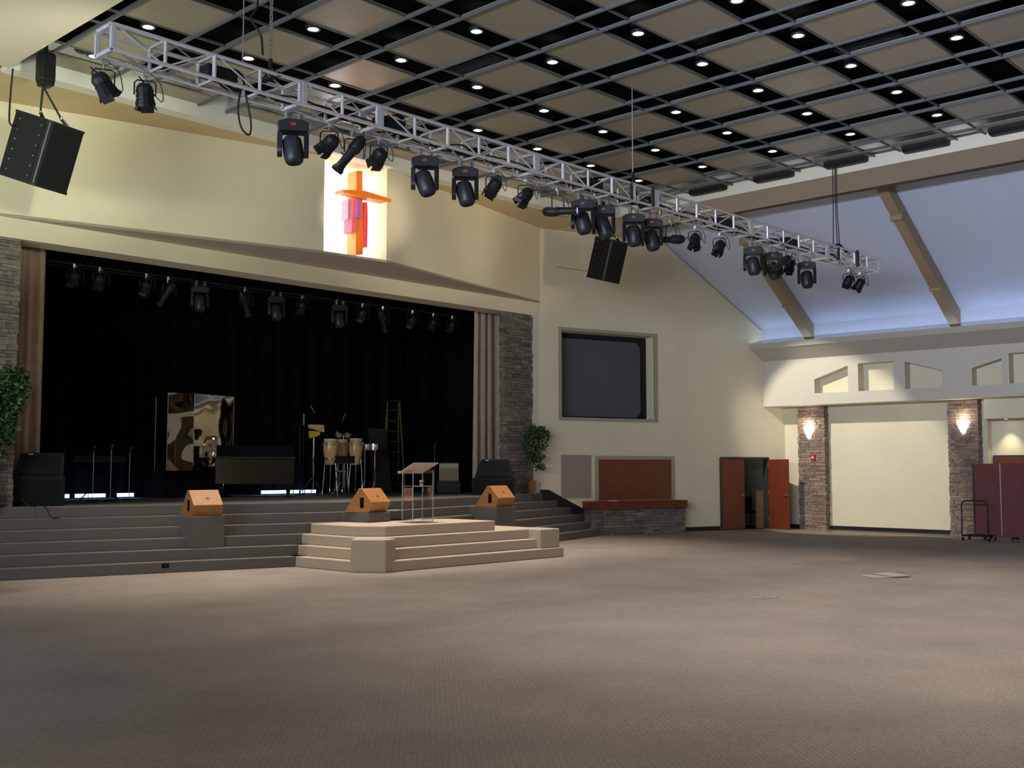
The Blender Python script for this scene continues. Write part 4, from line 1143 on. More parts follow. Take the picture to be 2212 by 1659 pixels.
t, c_, P_, hh_ = flown('large black hanging loudspeaker near the left end of the truss', 90, 330, YFL, 1.04, 1.02, R(13), (93, 186), 1)
top = aty(100, 112, YFL); bot = aty(100, 185, YFL)
hb = thing('chain_hoist', 'black chain hoist above the left hanging loudspeaker', 'hoist', (top.x, YFL, bot.z))
H_ = top.z - bot.z
m = MB(); m.box(-0.13, 0.13, -0.12, 0.12, 0.03, H_ * 0.95); m.build('motor_housing', BLKMET, hb, bevel=0.05)
MB().box(-0.10, 0.10, -0.13, 0.10, -0.02, 0.06).build('hook_block', BLKMET, hb, bevel=0.02)
MB().tube((0, 0, H_ * 0.9), (0, 0, ZC + 0.03 - bot.z), 0.03).build('suspension', BLKMET, hb)
ycb = 17.75
tag(MB().cable([tuple(aty(28, 148, ycb)), tuple(aty(23, 200, ycb)), tuple(aty(20, 255, 17.6)), tuple(aty(24, 270, 17.5)), tuple(aty(42, 284, 17.4))], 0.014).build('speaker_cable', RUBBER), 'black cable curving down to the left hanging loudspeaker', 'cable')
t, c_, P_, hh_ = flown('smaller looking black hanging loudspeaker right of the truss middle', 1312, 562, YFL, 0.86, 1.02, R(13), (1300, 478), 2)
tp = aty(1300, 478, YFL)
hb = thing('chain_hoist', 'black chain hoist above the right hanging loudspeaker, behind a moving head', 'hoist', (tp.x, YFL, tp.z))
MB().box(-0.13, 0.13, -0.12, 0.12, -0.03, 0.5).build('motor_housing', BLKMET, hb, bevel=0.04)
MB().tube((0, 0, 0.45), (0, 0, ZC + 0.03 - tp.z), 0.03).build('suspension', BLKMET, hb)

# ------------------------------------------------------------------ wedge monitors on carpeted pedestals
def vdir(p):
    v = Vector((p.x, p.y, 0)).normalized(); return v, Vector((v.y, -v.x, 0))
def step_front(x, i):
    """y of the front of step i (0..5) at x"""
    return YB0 + TR * i - SL * ((x - 7.7) if x < APX else (22.0 - x))
def monitor(label, plabel, px_, py_, b, w_, zbase, pw, pzx):
    p = atz(px_, py_, zbase)
    v, rt = vdir(p)
    q = (-v * math.cos(b) + rt * math.sin(b)).normalized()
    ang = math.atan2(q.x, -q.y)              # local -y is the audience side
    t = thing('wedge_monitor', label, 'monitor speaker', (p.x, p.y, zbase), ang, 'wooden wedge monitors along the stage steps')
    prof = [(0.42, 0.0), (-0.18, 0.0), (-0.27, 0.20), (-0.02, 0.47), (0.06, 0.47)]
    m = MB(); m.loft([(-w_ / 2, y_, z_) for y_, z_ in prof], [(w_ / 2, y_, z_) for y_, z_ in prof]); m.build('cabinet', WOODM, t, bevel=0.008)
    for s in (-1, 1):
        m = MB(); m.box(s * (w_ / 2 + 0.002) - 0.004, s * (w_ / 2 + 0.002) + 0.004, -0.07, 0.02, 0.09, 0.29); m.build('handle_cup', BLACK, t, bevel=0.0)
    m = MB(); A = [(0.40, 0.03), (0.085, 0.445), (0.095, 0.455), (0.41, 0.04)]
    m.loft([(-w_ / 2 + 0.03, y_, z_) for y_, z_ in A], [(w_ / 2 - 0.03, y_, z_) for y_, z_ in A]); m.build('grille', GRILLE, t)
    m = MB(); k = 0.135; m.lathe([(0, -0.004), (0.035, -0.004), (0.035, 0.004), (0, 0.004)], 14, Matrix.Translation((0.02, -0.155, 0.335)) @ orient((0, -0.73, 0.68))); m.build('emblem', mat('worn_wood', (0.30, 0.14, 0.05), 0.5, var=0.1), t)
    pd = MB(); pd.box(-pw / 2, pw / 2, -0.26, 0.55, pzx - zbase, 0)
    o = pd.build('monitor_pedestal', STEPC, None, bevel=0.012); o.location = t.location; o.rotation_euler = (0, 0, ang * 0.35 + 0.0)
    tag(o, plabel, 'pedestal', 'carpeted pedestals under the wedge monitors')
    return t
monitor('wooden wedge monitor at the left, lit brightest on its slanted face', 'dark carpeted pedestal block under the leftmost wedge monitor', 438, 1114, R(22), 0.56, 0.952, 0.62, 0.38)
monitor('wooden wedge monitor in the middle beside the clear lectern', 'dark carpeted pedestal block under the middle wedge monitor', 800, 1106, R(52), 0.60, 0.952, 0.6, 0.765)
monitor('wooden wedge monitor at the right, in front of the right subwoofer stack', 'dark carpeted pedestal block under the rightmost wedge monitor', 1075, 1094, R(52), 0.62, 0.952, 0.66, 0.3)

# ------------------------------------------------------------------ lectern
lc = atz(902, 1128, RISER * 4)
v, rt = vdir(lc)
lt = thing('lectern', 'clear acrylic lectern with pinkish slanted top on the beige platform', 'lectern', (lc.x, lc.y, RISER * 4), math.atan2(rt.y, rt.x) + R(35))
LH = 1.03
def acr(name, a, b): return MB().box(a[0], b[0], a[1], b[1], a[2], b[2]).build(name, ACRYL, lt)
acr('base_plate', (-0.30, -0.24, 0.0), (0.30, 0.24, 0.015))
for s in (-1, 1):
    pn = acr('side_panel', (s * 0.24 - 0.006, -0.18, 0.015), (s * 0.24 + 0.006, 0.18, LH))
    m = MB()
    for y_ in (-0.18, 0.18): m.box(s * 0.24 - 0.007, s * 0.24 + 0.007, y_ - 0.004, y_ + 0.004, 0.015, LH - 0.02)
    m.build('polished_edge', ACRYLEDGE, pn)
acr('front_panel', (-0.234, -0.186, 0.015), (0.234, -0.174, LH - 0.08))
sf_ = acr('shelf', (-0.234, -0.17, 0.70), (0.234, 0.17, 0.712))
m = MB(); m.box(-0.234, 0.234, 0.165, 0.175, 0.698, 0.714); m.box(-0.234, 0.234, -0.175, -0.165, 0.698, 0.714); m.build('polished_edge', ACRYLEDGE, sf_)
m = MB(); A = [(-0.28, LH + 0.12), (0.27, LH - 0.08), (0.27, LH - 0.062), (-0.28, LH + 0.138)]
m.loft([(-0.29, y_, z_) for y_, z_ in A], [(0.29, y_, z_) for y_, z_ in A]); m.build('slanted_top', ACRYLTOP, lt)
MB().box(-0.29, 0.29, 0.255, 0.275, LH - 0.08, LH - 0.03).build('book_stop', ACRYLTOP, lt)
mw = Matrix.Translation(lt.location) @ Matrix.Rotation(lt.rotation_euler[2], 4, 'Z')
cp = mw @ Vector((0.10, 0.02, 0.712))
cu = thing('cup', 'small white cup standing on the shelf inside the clear lectern', 'cup', tuple(cp))
MB().lathe([(0.0, 0.0), (0.03, 0.0), (0.04, 0.11), (0.036, 0.11), (0.027, 0.008), (0.0, 0.008)], 16).build('cup_body', WHITEP, cu, smooth=True)
MB().lathe([(0.034, 0.035), (0.0375, 0.035), (0.0395, 0.075), (0.036, 0.075)], 16, None, True).build('sleeve', CARD, cu, smooth=True)

# ------------------------------------------------------------------ subwoofer stacks
def sub(label_top, label_low, px0, px1, pyt, pym, pxt0, pxt1, Y, grp):
    a, b = aty(px0, 1060, Y), aty(px1, 1060, Y)
    zb, zm, zt = ZS, aty((px0 + px1) / 2, pym, Y).z, aty((px0 + px1) / 2, pyt, Y).z
    v, rt = vdir((a + b) / 2); W_ = (b - a).dot(rt); cpt = (a + b) / 2; ang = math.atan2(rt.y, rt.x)
    D_ = 0.34
    o = cpt + v * 0.0
    t = thing('subwoofer', label_low, 'subwoofer', (o.x, o.y, zb), ang, grp)
    MB().box(-W_ / 2, W_ / 2, 0, D_, 0, zm - zb).build('cabinet', SPKBOX, t, bevel=0.015)
    MB().box(-W_ / 2 + 0.05, W_ / 2 - 0.05, -0.012, 0.002, 0.05, zm - zb - 0.05).build('grille', GRILLE, t)
    for s in (-1, 1): MB().box(s * W_ / 2 - 0.004, s * W_ / 2 + 0.004, 0.1, 0.25, (zm - zb) * 0.6, (zm - zb) * 0.75).build('handle', BLKMET, t)
    at_, bt_ = aty(pxt0, pyt, Y), aty(pxt1, pyt, Y)
    l0, l1 = (at_ - cpt).dot(rt), (bt_ - cpt).dot(rt); h = zt - zm
    t2 = thing('loudspeaker', label_top, 'loudspeaker', (o.x, o.y, zm), ang, grp)
    m = MB(); m.loft([(-W_ / 2 + 0.06, 0.02, 0.0), (W_ / 2 - 0.03, 0.02, 0.0), (W_ / 2 - 0.03, 0.34, 0.0), (-W_ / 2 + 0.06, 0.34, 0.0)], [(l0, 0.16, h), (l1, 0.16, h), (l1, 0.34, h), (l0, 0.34, h)])
    m.build('cabinet', SPKBOX, t2, bevel=0.015)
    m = MB(); m.loft([(-W_ / 2 + 0.14, 0.025, 0.05), (W_ / 2 - 0.1, 0.025, 0.05), (W_ / 2 - 0.1, 0.008, 0.05), (-W_ / 2 + 0.14, 0.008, 0.05)], [(l0 + 0.06, 0.15, h - 0.05), (l1 - 0.06, 0.15, h - 0.05), (l1 - 0.06, 0.133, h - 0.05), (l0 + 0.06, 0.133, h - 0.05)])
    m.build('grille', GRILLE, t2)
    MB().box((l0 + l1) / 2 - 0.04 - 0.2, (l0 + l1) / 2 + 0.04 - 0.2, 0.13, 0.16, h - 0.035, h - 0.015).build('badge', STEEL, t2)
sub('black slanted loudspeaker on top of the left subwoofer beside the tan curtain', 'wide black subwoofer at the left stage edge under a slanted loudspeaker', 20, 140, 978, 1030, 45, 140, 19.85, 'black speaker stacks at the stage ends')
sub('black slanted loudspeaker on top of the right subwoofer by the stone pier', 'wide black subwoofer behind the right wedge monitor under a slanted loudspeaker', 1018, 1112, 992, 1033, 1040, 1098, 19.3, 'black speaker stacks at the stage ends')

# ------------------------------------------------------------------ plants
def leafblob(t, cx, cz, rx, rz_, n, rg, ry_=None, cy=0.0, name='foliage', size=0.06):
    ry_ = ry_ or rx
    bm = bmesh.new()
    for q in range(n):
        while True:
            a, b, c = rg.uniform(-1, 1), rg.uniform(-1, 1), rg.uniform(-1, 1)
            if a * a + b * b + c * c < 1 and (a * a + b * b + c * c > 0.15 or rg.random() < 0.4): break
        o = Vector((cx + a * rx, cy + b * ry_, cz + c * rz_))
        d = Vector((rg.uniform(-1, 1), rg.uniform(-1, 1), rg.uniform(-1.2, 0.3))).normalized(); s = d.orthogonal().normalized()
        s = Quaternion(d, rg.uniform(0, 6.28)) @ s; nn = d.cross(s)
        l_ = size * rg.uniform(0.8, 1.6); w_ = l_ * 0.34
        vs_ = [bm.verts.new(o), bm.verts.new(o + d * l_ * 0.5 + s * w_ + nn * 0.01), bm.verts.new(o + d * l_), bm.verts.new(o + d * l_ * 0.5 - s * w_ + nn * 0.01)]
        bm.faces.new((vs_[0], vs_[1], vs_[2])); bm.faces.new((vs_[0], vs_[2], vs_[3]))
    mb = MB(); mb.bm.free(); mb.bm = bm
    return mb.build(name, LEAF, t)
def ficus(label, base, scale, crowns, trunks, pot_r, pot_h, seed, cy_):
    rg = random.Random(seed)
    t = thing('ficus_tree', label, 'plant', base, 0, 'potted ficus trees at the stage ends')
    m = MB(); m.lathe([(0, 0), (pot_r * 0.8, 0), (pot_r, pot_h), (pot_r * 1.06, pot_h), (pot_r * 1.06, pot_h + 0.03), (pot_r * 0.92, pot_h + 0.03), (pot_r * 0.9, pot_h - 0.04), (0, pot_h - 0.04)], 20); m.build('wicker_basket', WICKER, t, smooth=True)
    m = MB()
    for pts in trunks: m.path(pts, 0.014 * scale)
    m.build('trunk', BARK, t)
    bm_l = None
    for (cx, cz, rx, rz_, nn) in crowns: leafblob(t, cx, cz, rx, rz_, nn, rg, min(rx, 0.24), cy_, size=0.075)
    return t
b = aty(6, 1097, 19.3); b.z = ZS
b.y = 19.3
ficus('leafy green ficus in a wicker basket at the far left stage edge', (b.x - 0.12, 19.5, ZS), 1.3,
      [(0.12, 2.0, 0.42, 0.42, 700), (-0.1, 1.7, 0.45, 0.42, 600), (0.05, 1.4, 0.30, 0.35, 330), (0.28, 2.25, 0.22, 0.25, 180), (-0.05, 1.05, 0.18, 0.22, 90)],
      [[(0, 0, 0.2), (0.03, 0.02, 0.8), (0.0, 0, 1.4), (0.1, 0.05, 2.0)], [(0.02, 0.03, 0.2), (-0.05, 0.02, 0.8), (0.05, 0.0, 1.5)]], 0.13, 0.34, 41, -0.2)
b = aty(1152, 1078, 19.45)
ficus('dark green ficus in a wicker basket against the pale wall right of the stage', (b.x, 19.5, ZS), 1.2,
      [(-0.12, 1.62, 0.24, 0.22, 200), (0.16, 1.62, 0.22, 0.18, 160), (-0.16, 1.3, 0.24, 0.26, 210), (0.08, 1.3, 0.22, 0.22, 150), (-0.14, 1.02, 0.18, 0.18, 130), (0.08, 0.98, 0.2, 0.16, 100), (0.14, 0.72, 0.14, 0.08, 50), (0.36, 1.55, 0.14, 0.16, 60)],
      [[(0, 0, 0.2), (0.03, 0.02, 0.6), (-0.02, 0, 1.0), (0.0, 0.05, 1.6)], [(0.02, 0.03, 0.2), (0.06, 0.02, 0.6), (0.1, 0.0, 1.2)]], 0.12, 0.32, 43, -0.14)

# ------------------------------------------------------------------ glowing bars added for blue light in the gap under the back curtain
def gap_glow(label, px0, px1, py_, Y=23.75):
    a, b = aty(px0, py_, Y), aty(px1, py_, Y)
    t = thing('light_strip', label, 'light gap', (a.x, Y, ZS), 0, 'blue white light strips on the stage floor')
    MB().box(0, b.x - a.x, 0.0, 0.06, 0.0, 0.03).build('housing', BLKMET, t)
    MB().box(0.01, b.x - a.x - 0.01, -0.012, 0.05, 0.03, 0.105).build('diffuser', GAPGLOW, t)
for args in (('small blue light gap under the back curtain, leftmost of the row', 137, 150, 1077), ('glowing blue strip second from the left on the stage floor', 163, 190, 1077), ('blue light gap under the back curtain behind the left microphone stands', 193, 228, 1077),
             ('blue light gap under the back curtain behind the third microphone stand', 254, 289, 1077), ('longest blue light gap under the back curtain, seen beneath the glossy piano', 556, 632, 1071), ('short blue light gap right of the longest one', 636, 647, 1071), ('tiny blue light gap before the last pair', 651, 657, 1071), ('short blue light gap, second last at the right', 661, 671, 1071), ('short dim blue light gap at the right end of the row', 675, 682, 1071)):
    gap_glow(*args)

# ------------------------------------------------------------------ instruments on the dark stage
def stand(label, px_, pyt, Y, kind='mic', boom=None):
    p = aty(px_, pyt, Y); t = thing('microphone_stand', label, 'microphone stand', (p.x, Y, ZS), 0, 'microphone stands on the stage')
    H = p.z - ZS
    MB().lathe([(0, 0), (0.13, 0), (0.13, 0.02), (0.03, 0.035), (0, 0.035)], 18).build('base', BLKMET, t, smooth=True)
    MB().tube((0, 0, 0.03), (0, 0, H - 0.1), 0.009).build('pole', STEEL, t)
    m = MB(); m.lathe([(0.0, -0.09), (0.011, -0.09), (0.014, 0.0), (0.025, 0.02), (0.027, 0.045), (0.0, 0.07)], 12, Matrix.Translation((0, -0.02, H - 0.04)) @ Matrix.Rotation(R(20), 4, 'X')); m.build('microphone', STEEL, t, smooth=True)
    return t
stand('microphone stand nearest the left subwoofer on the dark stage', 203, 964, 22.0)
stand('microphone stand second from the left subwoofer on the dark stage', 241, 962, 21.6)
stand('microphone stand third from the left, left of the clear drum shield', 281, 967, 22.0)
stand('slim microphone stand behind the clear lectern', 939, 958, 22.9)
# keyboard on stand at left
p = aty(212, 992, 22.6)
kb = thing('keyboard', 'black keyboard on a folding stand behind the left microphone stands', 'keyboard', (p.x, 22.6, ZS), -0.15)
MB().box(-0.55, 0.55, -0.15, 0.15, 0.82, 0.92).build('keyboard_body', BLKPLA, kb, bevel=0.01)
MB().box(-0.5, 0.5, -0.155, -0.02, 0.92, 0.932).build('keys', GREYPLA, kb)
for s in (-1, 1):
    MB().tube((-0.4 * s, -0.12, 0), (0.4 * s, 0.12, 0.82), 0.015).build('leg', BLKMET, kb)
# piano
p0, p1 = aty(462, 1046, 21.6), aty(633, 1046, 21.6)
v, rt = vdir((p0 + p1) / 2); pc = (p0 + p1) / 2; W_ = (p1 - p0).dot(rt)
pn = thing('piano', 'glossy black piano with mirror-like side in the middle of the stage', 'piano', (pc.x, pc.y, ZS), math.atan2(rt.y, rt.x))
zr0, zr1, zl = 1.45 - ZS, 2.04 - ZS, 2.34 - ZS
MB().box(-W_ / 2, W_ / 2, 0, 0.55, zr0, zr1).build('case', PIANO, pn, bevel=0.01)
m = MB(); m.box(-W_ / 2 - 0.06, W_ / 2 + 0.02, -0.03, 0.58, zr1, zr1 + 0.035); m.build('lid', BLKMET, pn)
m = MB(); m.box(-W_ / 2 + 0.02, W_ / 2 - 0.02, 0.0, 0.4, zr1 + 0.035, zl); m.build('music_desk', BLACK, pn, bevel=0.01)
for a in (-W_ / 2 + 0.12, W_ / 2 - 0.12):
    for b_ in (0.1, 0.45): MB().lathe([(0, 0), (0.03, 0), (0.04, 0.1), (0.065, zr0), (0, zr0)], 12, Matrix.Translation((a, b_, 0))).build('leg', PIANO, pn)
MB().box(-0.15, 0.15, 0.3, 0.4, 0.06, zr0).build('pedal_lyre', BLACK, pn)
# drum shield
sh = thing('drum_shield', 'clear acrylic drum shield of hinged panels reflecting the hall', 'drum shield', (aty(417, 1010, 22.9).x, 22.9, ZS))
base = Vector(sh.location)
cols = [(334, 870), (360, 858), (417, 860), (503, 866), (530, 872)]
ys = [23.3, 22.75, 22.55, 22.9, 23.3]
pts = [aty(px_, 1000, Y) for (px_, _), Y in zip(cols, ys)]
for k_ in range(4):
    a, b = pts[k_] - base, pts[k_ + 1] - base
    a.z = b.z = 0; n_ = Vector((b.y - a.y, a.x - b.x, 0)).normalized() * 0.012
    zt = 3.52 - ZS if k_ in (1, 2) else 3.45 - ZS
    z0_ = 0.62 if k_ < 2 else 0.72
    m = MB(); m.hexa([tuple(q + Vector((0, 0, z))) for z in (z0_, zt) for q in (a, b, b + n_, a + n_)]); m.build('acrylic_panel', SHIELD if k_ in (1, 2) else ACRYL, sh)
    m = MB(); m.tube(a + Vector((0, 0, z0_)), a + Vector((0, 0, zt)), 0.008); m.build('hinge_strip', ACRYLEDGE, sh)
MB().box(-0.75, 0.95, -0.05, 0.85, 0.0, 0.60).build('riser', BLACK, sh)
# drum kit behind the shield
dk = thing('drum_kit', 'dark drum kit behind the clear drum shield', 'drum kit', (aty(425, 980, 23.4).x, 23.4, ZS + 0.6))
m = MB(); m.lathe([(0, -0.2), (0.28, -0.2), (0.28, 0.2), (0, 0.2)], 24, Matrix.Translation((0, 0, 0.3)) @ Matrix.Rotation(PI / 2, 4, 'X')); m.build('bass_drum', BLKPLA, dk, smooth=True)
for a, z_ in ((-0.25, 0.72), (0.22, 0.74)):
    m = MB(); m.lathe([(0, -0.12), (0.16, -0.12), (0.165, 0.12), (0, 0.12)], 20, Matrix.Translation((a, 0.0, z_)) @ Matrix.Rotation(R(12), 4, 'X')); m.build('tom_drum', GREYPLA, dk, smooth=True)
for a, z_ in ((-0.5, 1.05), (0.45, 1.12)):
    m = MB(); m.lathe([(0, 0.02), (0.03, 0.02), (0.22, 0.0), (0.22, -0.004), (0, 0.0)], 24, Matrix.Translation((a, 0.1, z_)) @ Matrix.Rotation(R(10), 4, 'X')); m.build('cymbal', mat('bronze', (0.6, 0.42, 0.16), 0.3, metal=0.9, var=0.08), dk, smooth=True)
    MB().tube((a, 0.1, 0), (a, 0.1, z_), 0.01).build('cymbal_stand', CHROME, dk)
# congas, bongos and percussion
YCG = 22.2
def conga(label, px_, pyt, pyb, dia, Y):
    top, bot = aty(px_, pyt, Y), aty(px_, pyb, Y); h = top.z - bot.z
    t = thing('conga_drum', label, 'conga drum', (top.x, Y, ZS), 0, 'wooden congas on stands')
    zb = bot.z - ZS; r_ = dia / 2
    m = MB(); m.lathe([(0, zb), (r_ * 0.62, zb), (r_ * 0.85, zb + h * 0.25), (r_ * 1.06, zb + h * 0.55), (r_ * 1.03, zb + h * 0.75), (r_ * 0.9, zb + h * 0.93), (0, zb + h * 0.93)], 24); m.build('shell', CONGA, t, smooth=True)
    m = MB(); m.lathe([(r_ * 0.9, zb + h * 0.92), (r_ * 0.98, zb + h * 0.92), (r_ * 0.98, zb + h), (0, zb + h + 0.005), (0, zb + h * 0.95)], 24); m.build('drum_head', SKIN, t, smooth=True)
    m = MB()
    for q in range(6):
        a = q * PI / 3 + 0.3; m.box(r_ * 1.02 * math.cos(a) - 0.02, r_ * 1.02 * math.cos(a) + 0.02, r_ * 1.02 * math.sin(a) - 0.02, r_ * 1.02 * math.sin(a) + 0.02, zb + h * 0.74, zb + h * 0.86)
    m.build('tuning_lugs', STEEL, t)
    for q in range(3):
        a = q * 2 * PI / 3 + 0.9; MB().tube((r_ * 0.85 * math.cos(a), r_ * 0.85 * math.sin(a), zb + h * 0.2), (r_ * 1.25 * math.cos(a), r_ * 1.25 * math.sin(a), 0), 0.012).build('leg', CHROME, t)
    MB().lathe([(r_ * 0.86, zb + h * 0.22), (r_ * 0.92, zb + h * 0.22), (r_ * 0.92, zb + h * 0.25), (r_ * 0.86, zb + h * 0.25)], 20, None, True).build('stand_ring', CHROME, t)
    return t
conga('honey coloured conga drum, left of the three', 714, 948, 1004, 0.34, 22.1)
conga('honey coloured conga drum in the middle, partly behind the left one', 741, 949, 1002, 0.30, 22.55)
conga('honey coloured conga drum, right of the three', 769, 947, 1004, 0.34, 22.2)
bg = thing('bongo_drums', 'pair of small bongo drums on a stand behind the congas', 'bongo drums', (aty(743, 935, 22.95).x, 22.95, ZS))
zb_ = aty(743, 936, 22.95).z - ZS
for px_, rr in ((734, 0.11), (752, 0.10)):
    xo = aty(px_, 936, 22.95).x - bg.location.x
    m = MB(); m.lathe([(0, -0.09), (rr * 0.85, -0.09), (rr, 0.08), (0, 0.085)], 20, Matrix.Translation((xo, 0, zb_)) @ Matrix.Rotation(R(40), 4, 'X')); d_ = m.build('shell', CONGA, bg, smooth=True)
    m = MB(); m.lathe([(rr * 1.0, 0.06), (rr * 1.05, 0.06), (rr * 1.05, 0.088), (0, 0.09)], 20, Matrix.Translation((xo, 0, zb_)) @ Matrix.Rotation(R(40), 4, 'X')); m.build('rim', CHROME, d_, smooth=True)
MB().tube((0, 0.02, 0), (0, 0.02, zb_ - 0.05), 0.014).build('pole', CHROME, bg)
for q in range(3):
    a = q * 2.09 + 0.5; MB().tube((0, 0.02, 0.35), (0.3 * math.cos(a), 0.3 * math.sin(a), 0), 0.010).build('leg', CHROME, bg)
# cowbell and block on chrome stand
cb = thing('percussion_rack', 'yellow percussion blocks on a bright chrome stand left of the congas', 'percussion', (aty(678, 945, 22.3).x, 22.3, ZS))
def rel(px_, py_, Y=22.3): return aty(px_, py_, Y) - cb.location
a, b = rel(671, 931), rel(692, 948)
m = MB(); m.loft([tuple(rel(672, 931)), tuple(rel(692, 932)), tuple(rel(691, 940)), tuple(rel(673, 946))], [tuple(q + Vector((0, 0.1, 0))) for q in (rel(672, 931), rel(692, 932), rel(691, 940), rel(673, 946))]); m.build('cowbell', YELLOW, cb)
m = MB(); m.loft([tuple(rel(670, 917)), tuple(rel(700, 918)), tuple(rel(701, 934)), tuple(rel(672, 925))], [tuple(q + Vector((0, 0.1, 0))) for q in (rel(670, 917), rel(700, 918), rel(701, 934), rel(672, 925))]); m.build('wood_block', CONGA, cb)
z1_ = rel(677, 946).z; x1_ = rel(677, 980).x
MB().tube((x1_, 0, 0.12), (x1_, 0, z1_), 0.022).build('pole', CHROME, cb)
for q in range(3):
    a = q * 2.09 + 0.2; MB().tube((x1_, 0, 0.45), (x1_ + 0.38 * math.cos(a), 0.38 * math.sin(a), 0.0), 0.012).build('leg', CHROME, cb)
ch = thing('wind_chime', 'small cluster of chrome bells above the chrome stand', 'chimes', tuple(aty(656, 905, 22.3)))
for q in range(4):
    MB().lathe([(0, -0.03), (0.03, -0.03), (0.022, 0.03), (0, 0.035)], 12, Matrix.Translation((0, 0, 0.09 - 0.07 * q))).build('bell', CHROME, ch, smooth=True)
MB().tube((0.03, 0.03, -aty(656, 905, 22.3).z + ZS), (0.03, 0.03, 0.15), 0.012).build('pole', BLKMET, ch)
for lab, (xa, ya), (xb, yb), yy in (('angled overhead microphone above the chrome stand', (671, 876), (679, 891), 22.6), ('angled overhead microphone above the bongos', (746, 893), (739, 910), 22.6)):
    a, b = aty(xa, ya, yy), aty(xb, yb, yy)
    t = thing('overhead_microphone', lab, 'microphone', tuple(b), 0, 'overhead microphones')
    MB().tube((0, 0, 0), tuple(a - b), 0.014).build('microphone_body', STEEL, t)
    MB().path([(0, 0.0, 0.0), (0.1, 0.6, -0.1), (0.12, 0.75, -0.3), (0.12, 0.75, ZS - b.z)], 0.010).build('boom_stand', BLKMET, t)
    MB().lathe([(0, 0), (0.14, 0), (0.14, 0.02), (0, 0.03)], 16, Matrix.Translation((0.12, 0.75, ZS - b.z))).build('base', BLKMET, t)
# snare / timbales on the right of the congas
sn = thing('timbale_drums', 'chrome timbales on a folding stand right of the congas', 'timbales', (aty(798, 965, 22.3).x, 22.3, ZS))
for px_ in (790, 808):
    q = aty(px_, 966, 22.3) - sn.location
    MB().lathe([(0, -0.08), (0.14, -0.08), (0.145, 0.0), (0.14, 0.085), (0, 0.085)], 20, Matrix.Translation((q.x, 0, q.z))).build('drum', CHROME, sn, smooth=True)
for px_ in (788, 810):
    q = aty(px_, 966, 22.3) - sn.location
    MB().tube((q.x, 0, 0), (q.x, 0, q.z - 0.08), 0.012).build('leg', CHROME, sn)
    MB().tube((q.x, 0, 0.35), (q.x - 0.16, -0.05, 0.05), 0.010).build('brace', CHROME, sn)
# music stand and stool in front of the congas
q = aty(744, 992, 21.1)
ms = thing('music_stand', 'black music stand with tilted desk in front of the congas', 'music stand', (q.x, 21.1, ZS))
hz_ = q.z - ZS
m = MB(); A = [(-0.36, -0.06), (0.36, -0.06), (0.29, 0.06), (-0.29, 0.06)]
m.loft([(-0.30, -0.05, hz_ - 0.09), (0.27, -0.05, hz_ - 0.09), (0.36, 0.05, hz_ + 0.08), (-0.24, 0.05, hz_ + 0.08)], [(-0.30, -0.035, hz_ - 0.1), (0.27, -0.035, hz_ - 0.1), (0.36, 0.065, hz_ + 0.07), (-0.24, 0.065, hz_ + 0.07)]); m.build('desk', BLKMET, ms)
MB().tube((0, 0, 0.2), (0, 0, hz_ - 0.05), 0.014).build('pole', STEEL, ms)
for k_ in range(3):
    a = k_ * 2.09 + 0.4; MB().tube((0, 0, 0.22), (0.26 * math.cos(a), 0.26 * math.sin(a), 0.01), 0.011).build('leg', BLKMET, ms)
q = aty(738, 1016, 21.6)
so = thing('wooden_stool', 'tall wooden stool behind the music stand', 'stool', (q.x, 21.6, ZS))
hs = q.z - ZS
MB().lathe([(0, hs - 0.035), (0.16, hs - 0.035), (0.16, hs), (0, hs)], 20).build('seat', STOOLW, so, smooth=True)
for k_ in range(4):
    a = k_ * PI / 2 + 0.5; MB().tube((0.1 * math.cos(a), 0.1 * math.sin(a), hs - 0.03), (0.21 * math.cos(a), 0.21 * math.sin(a), 0), 0.014).build('leg', STOOLW, so)
m = MB()
for k_ in range(4):
    a, b_ = k_ * PI / 2 + 0.5, (k_ + 1) * PI / 2 + 0.5; m.tube((0.165 * math.cos(a), 0.165 * math.sin(a), 0.3), (0.165 * math.cos(b_), 0.165 * math.sin(b_), 0.3), 0.009)
m.build('rungs', STOOLW, so)
# step ladder, board, amplifier
q = aty(848, 1068, 23.4); qt = aty(846, 868, 23.4)
ld = thing('step_ladder', 'dim yellow step ladder standing at the back right of the stage', 'ladder', (q.x, 23.4, ZS), -0.5)
hl = qt.z - ZS
for s in (-1, 1):
    MB().loft([(s * 0.27 - 0.015, -0.42, 0), (s * 0.27 + 0.015, -0.42, 0), (s * 0.27 + 0.015, -0.34, 0), (s * 0.27 - 0.015, -0.34, 0)], [(s * 0.17 - 0.015, -0.04, hl), (s * 0.17 + 0.015, -0.04, hl), (s * 0.17 + 0.015, 0.04, hl), (s * 0.17 - 0.015, 0.04, hl)]).build('side_rail', LADDER, ld)
    MB().tube((s * 0.25, 0.40, 0), (s * 0.16, 0.05, hl - 0.05), 0.02).build('rear_leg', LADDER, ld)
for k_ in range(8):
    f = (k_ + 0.8) / 8.6; y_ = -0.38 * (1 - f); hw = 0.27 - 0.1 * f
    MB().box(-hw, hw, y_ - 0.045, y_ + 0.045, hl * f - 0.015, hl * f + 0.015).build('step', GREYPLA, ld)
MB().box(-0.2, 0.2, -0.12, 0.12, hl, hl + 0.05).build('top_cap', BLKMET, ld, bevel=0.01)
a, b = aty(805, 1060, 23.0), aty(842, 1060, 23.0)
zt = aty(820, 925, 23.0).z
m = MB(); m.hexa([(a.x, 22.9, ZS), (b.x, 22.9, ZS), (b.x, 22.95, ZS), (a.x, 22.95, ZS), (a.x + 0.02, 23.2, zt), (b.x, 23.2, zt), (b.x, 23.25, zt), (a.x + 0.02, 23.25, zt)])
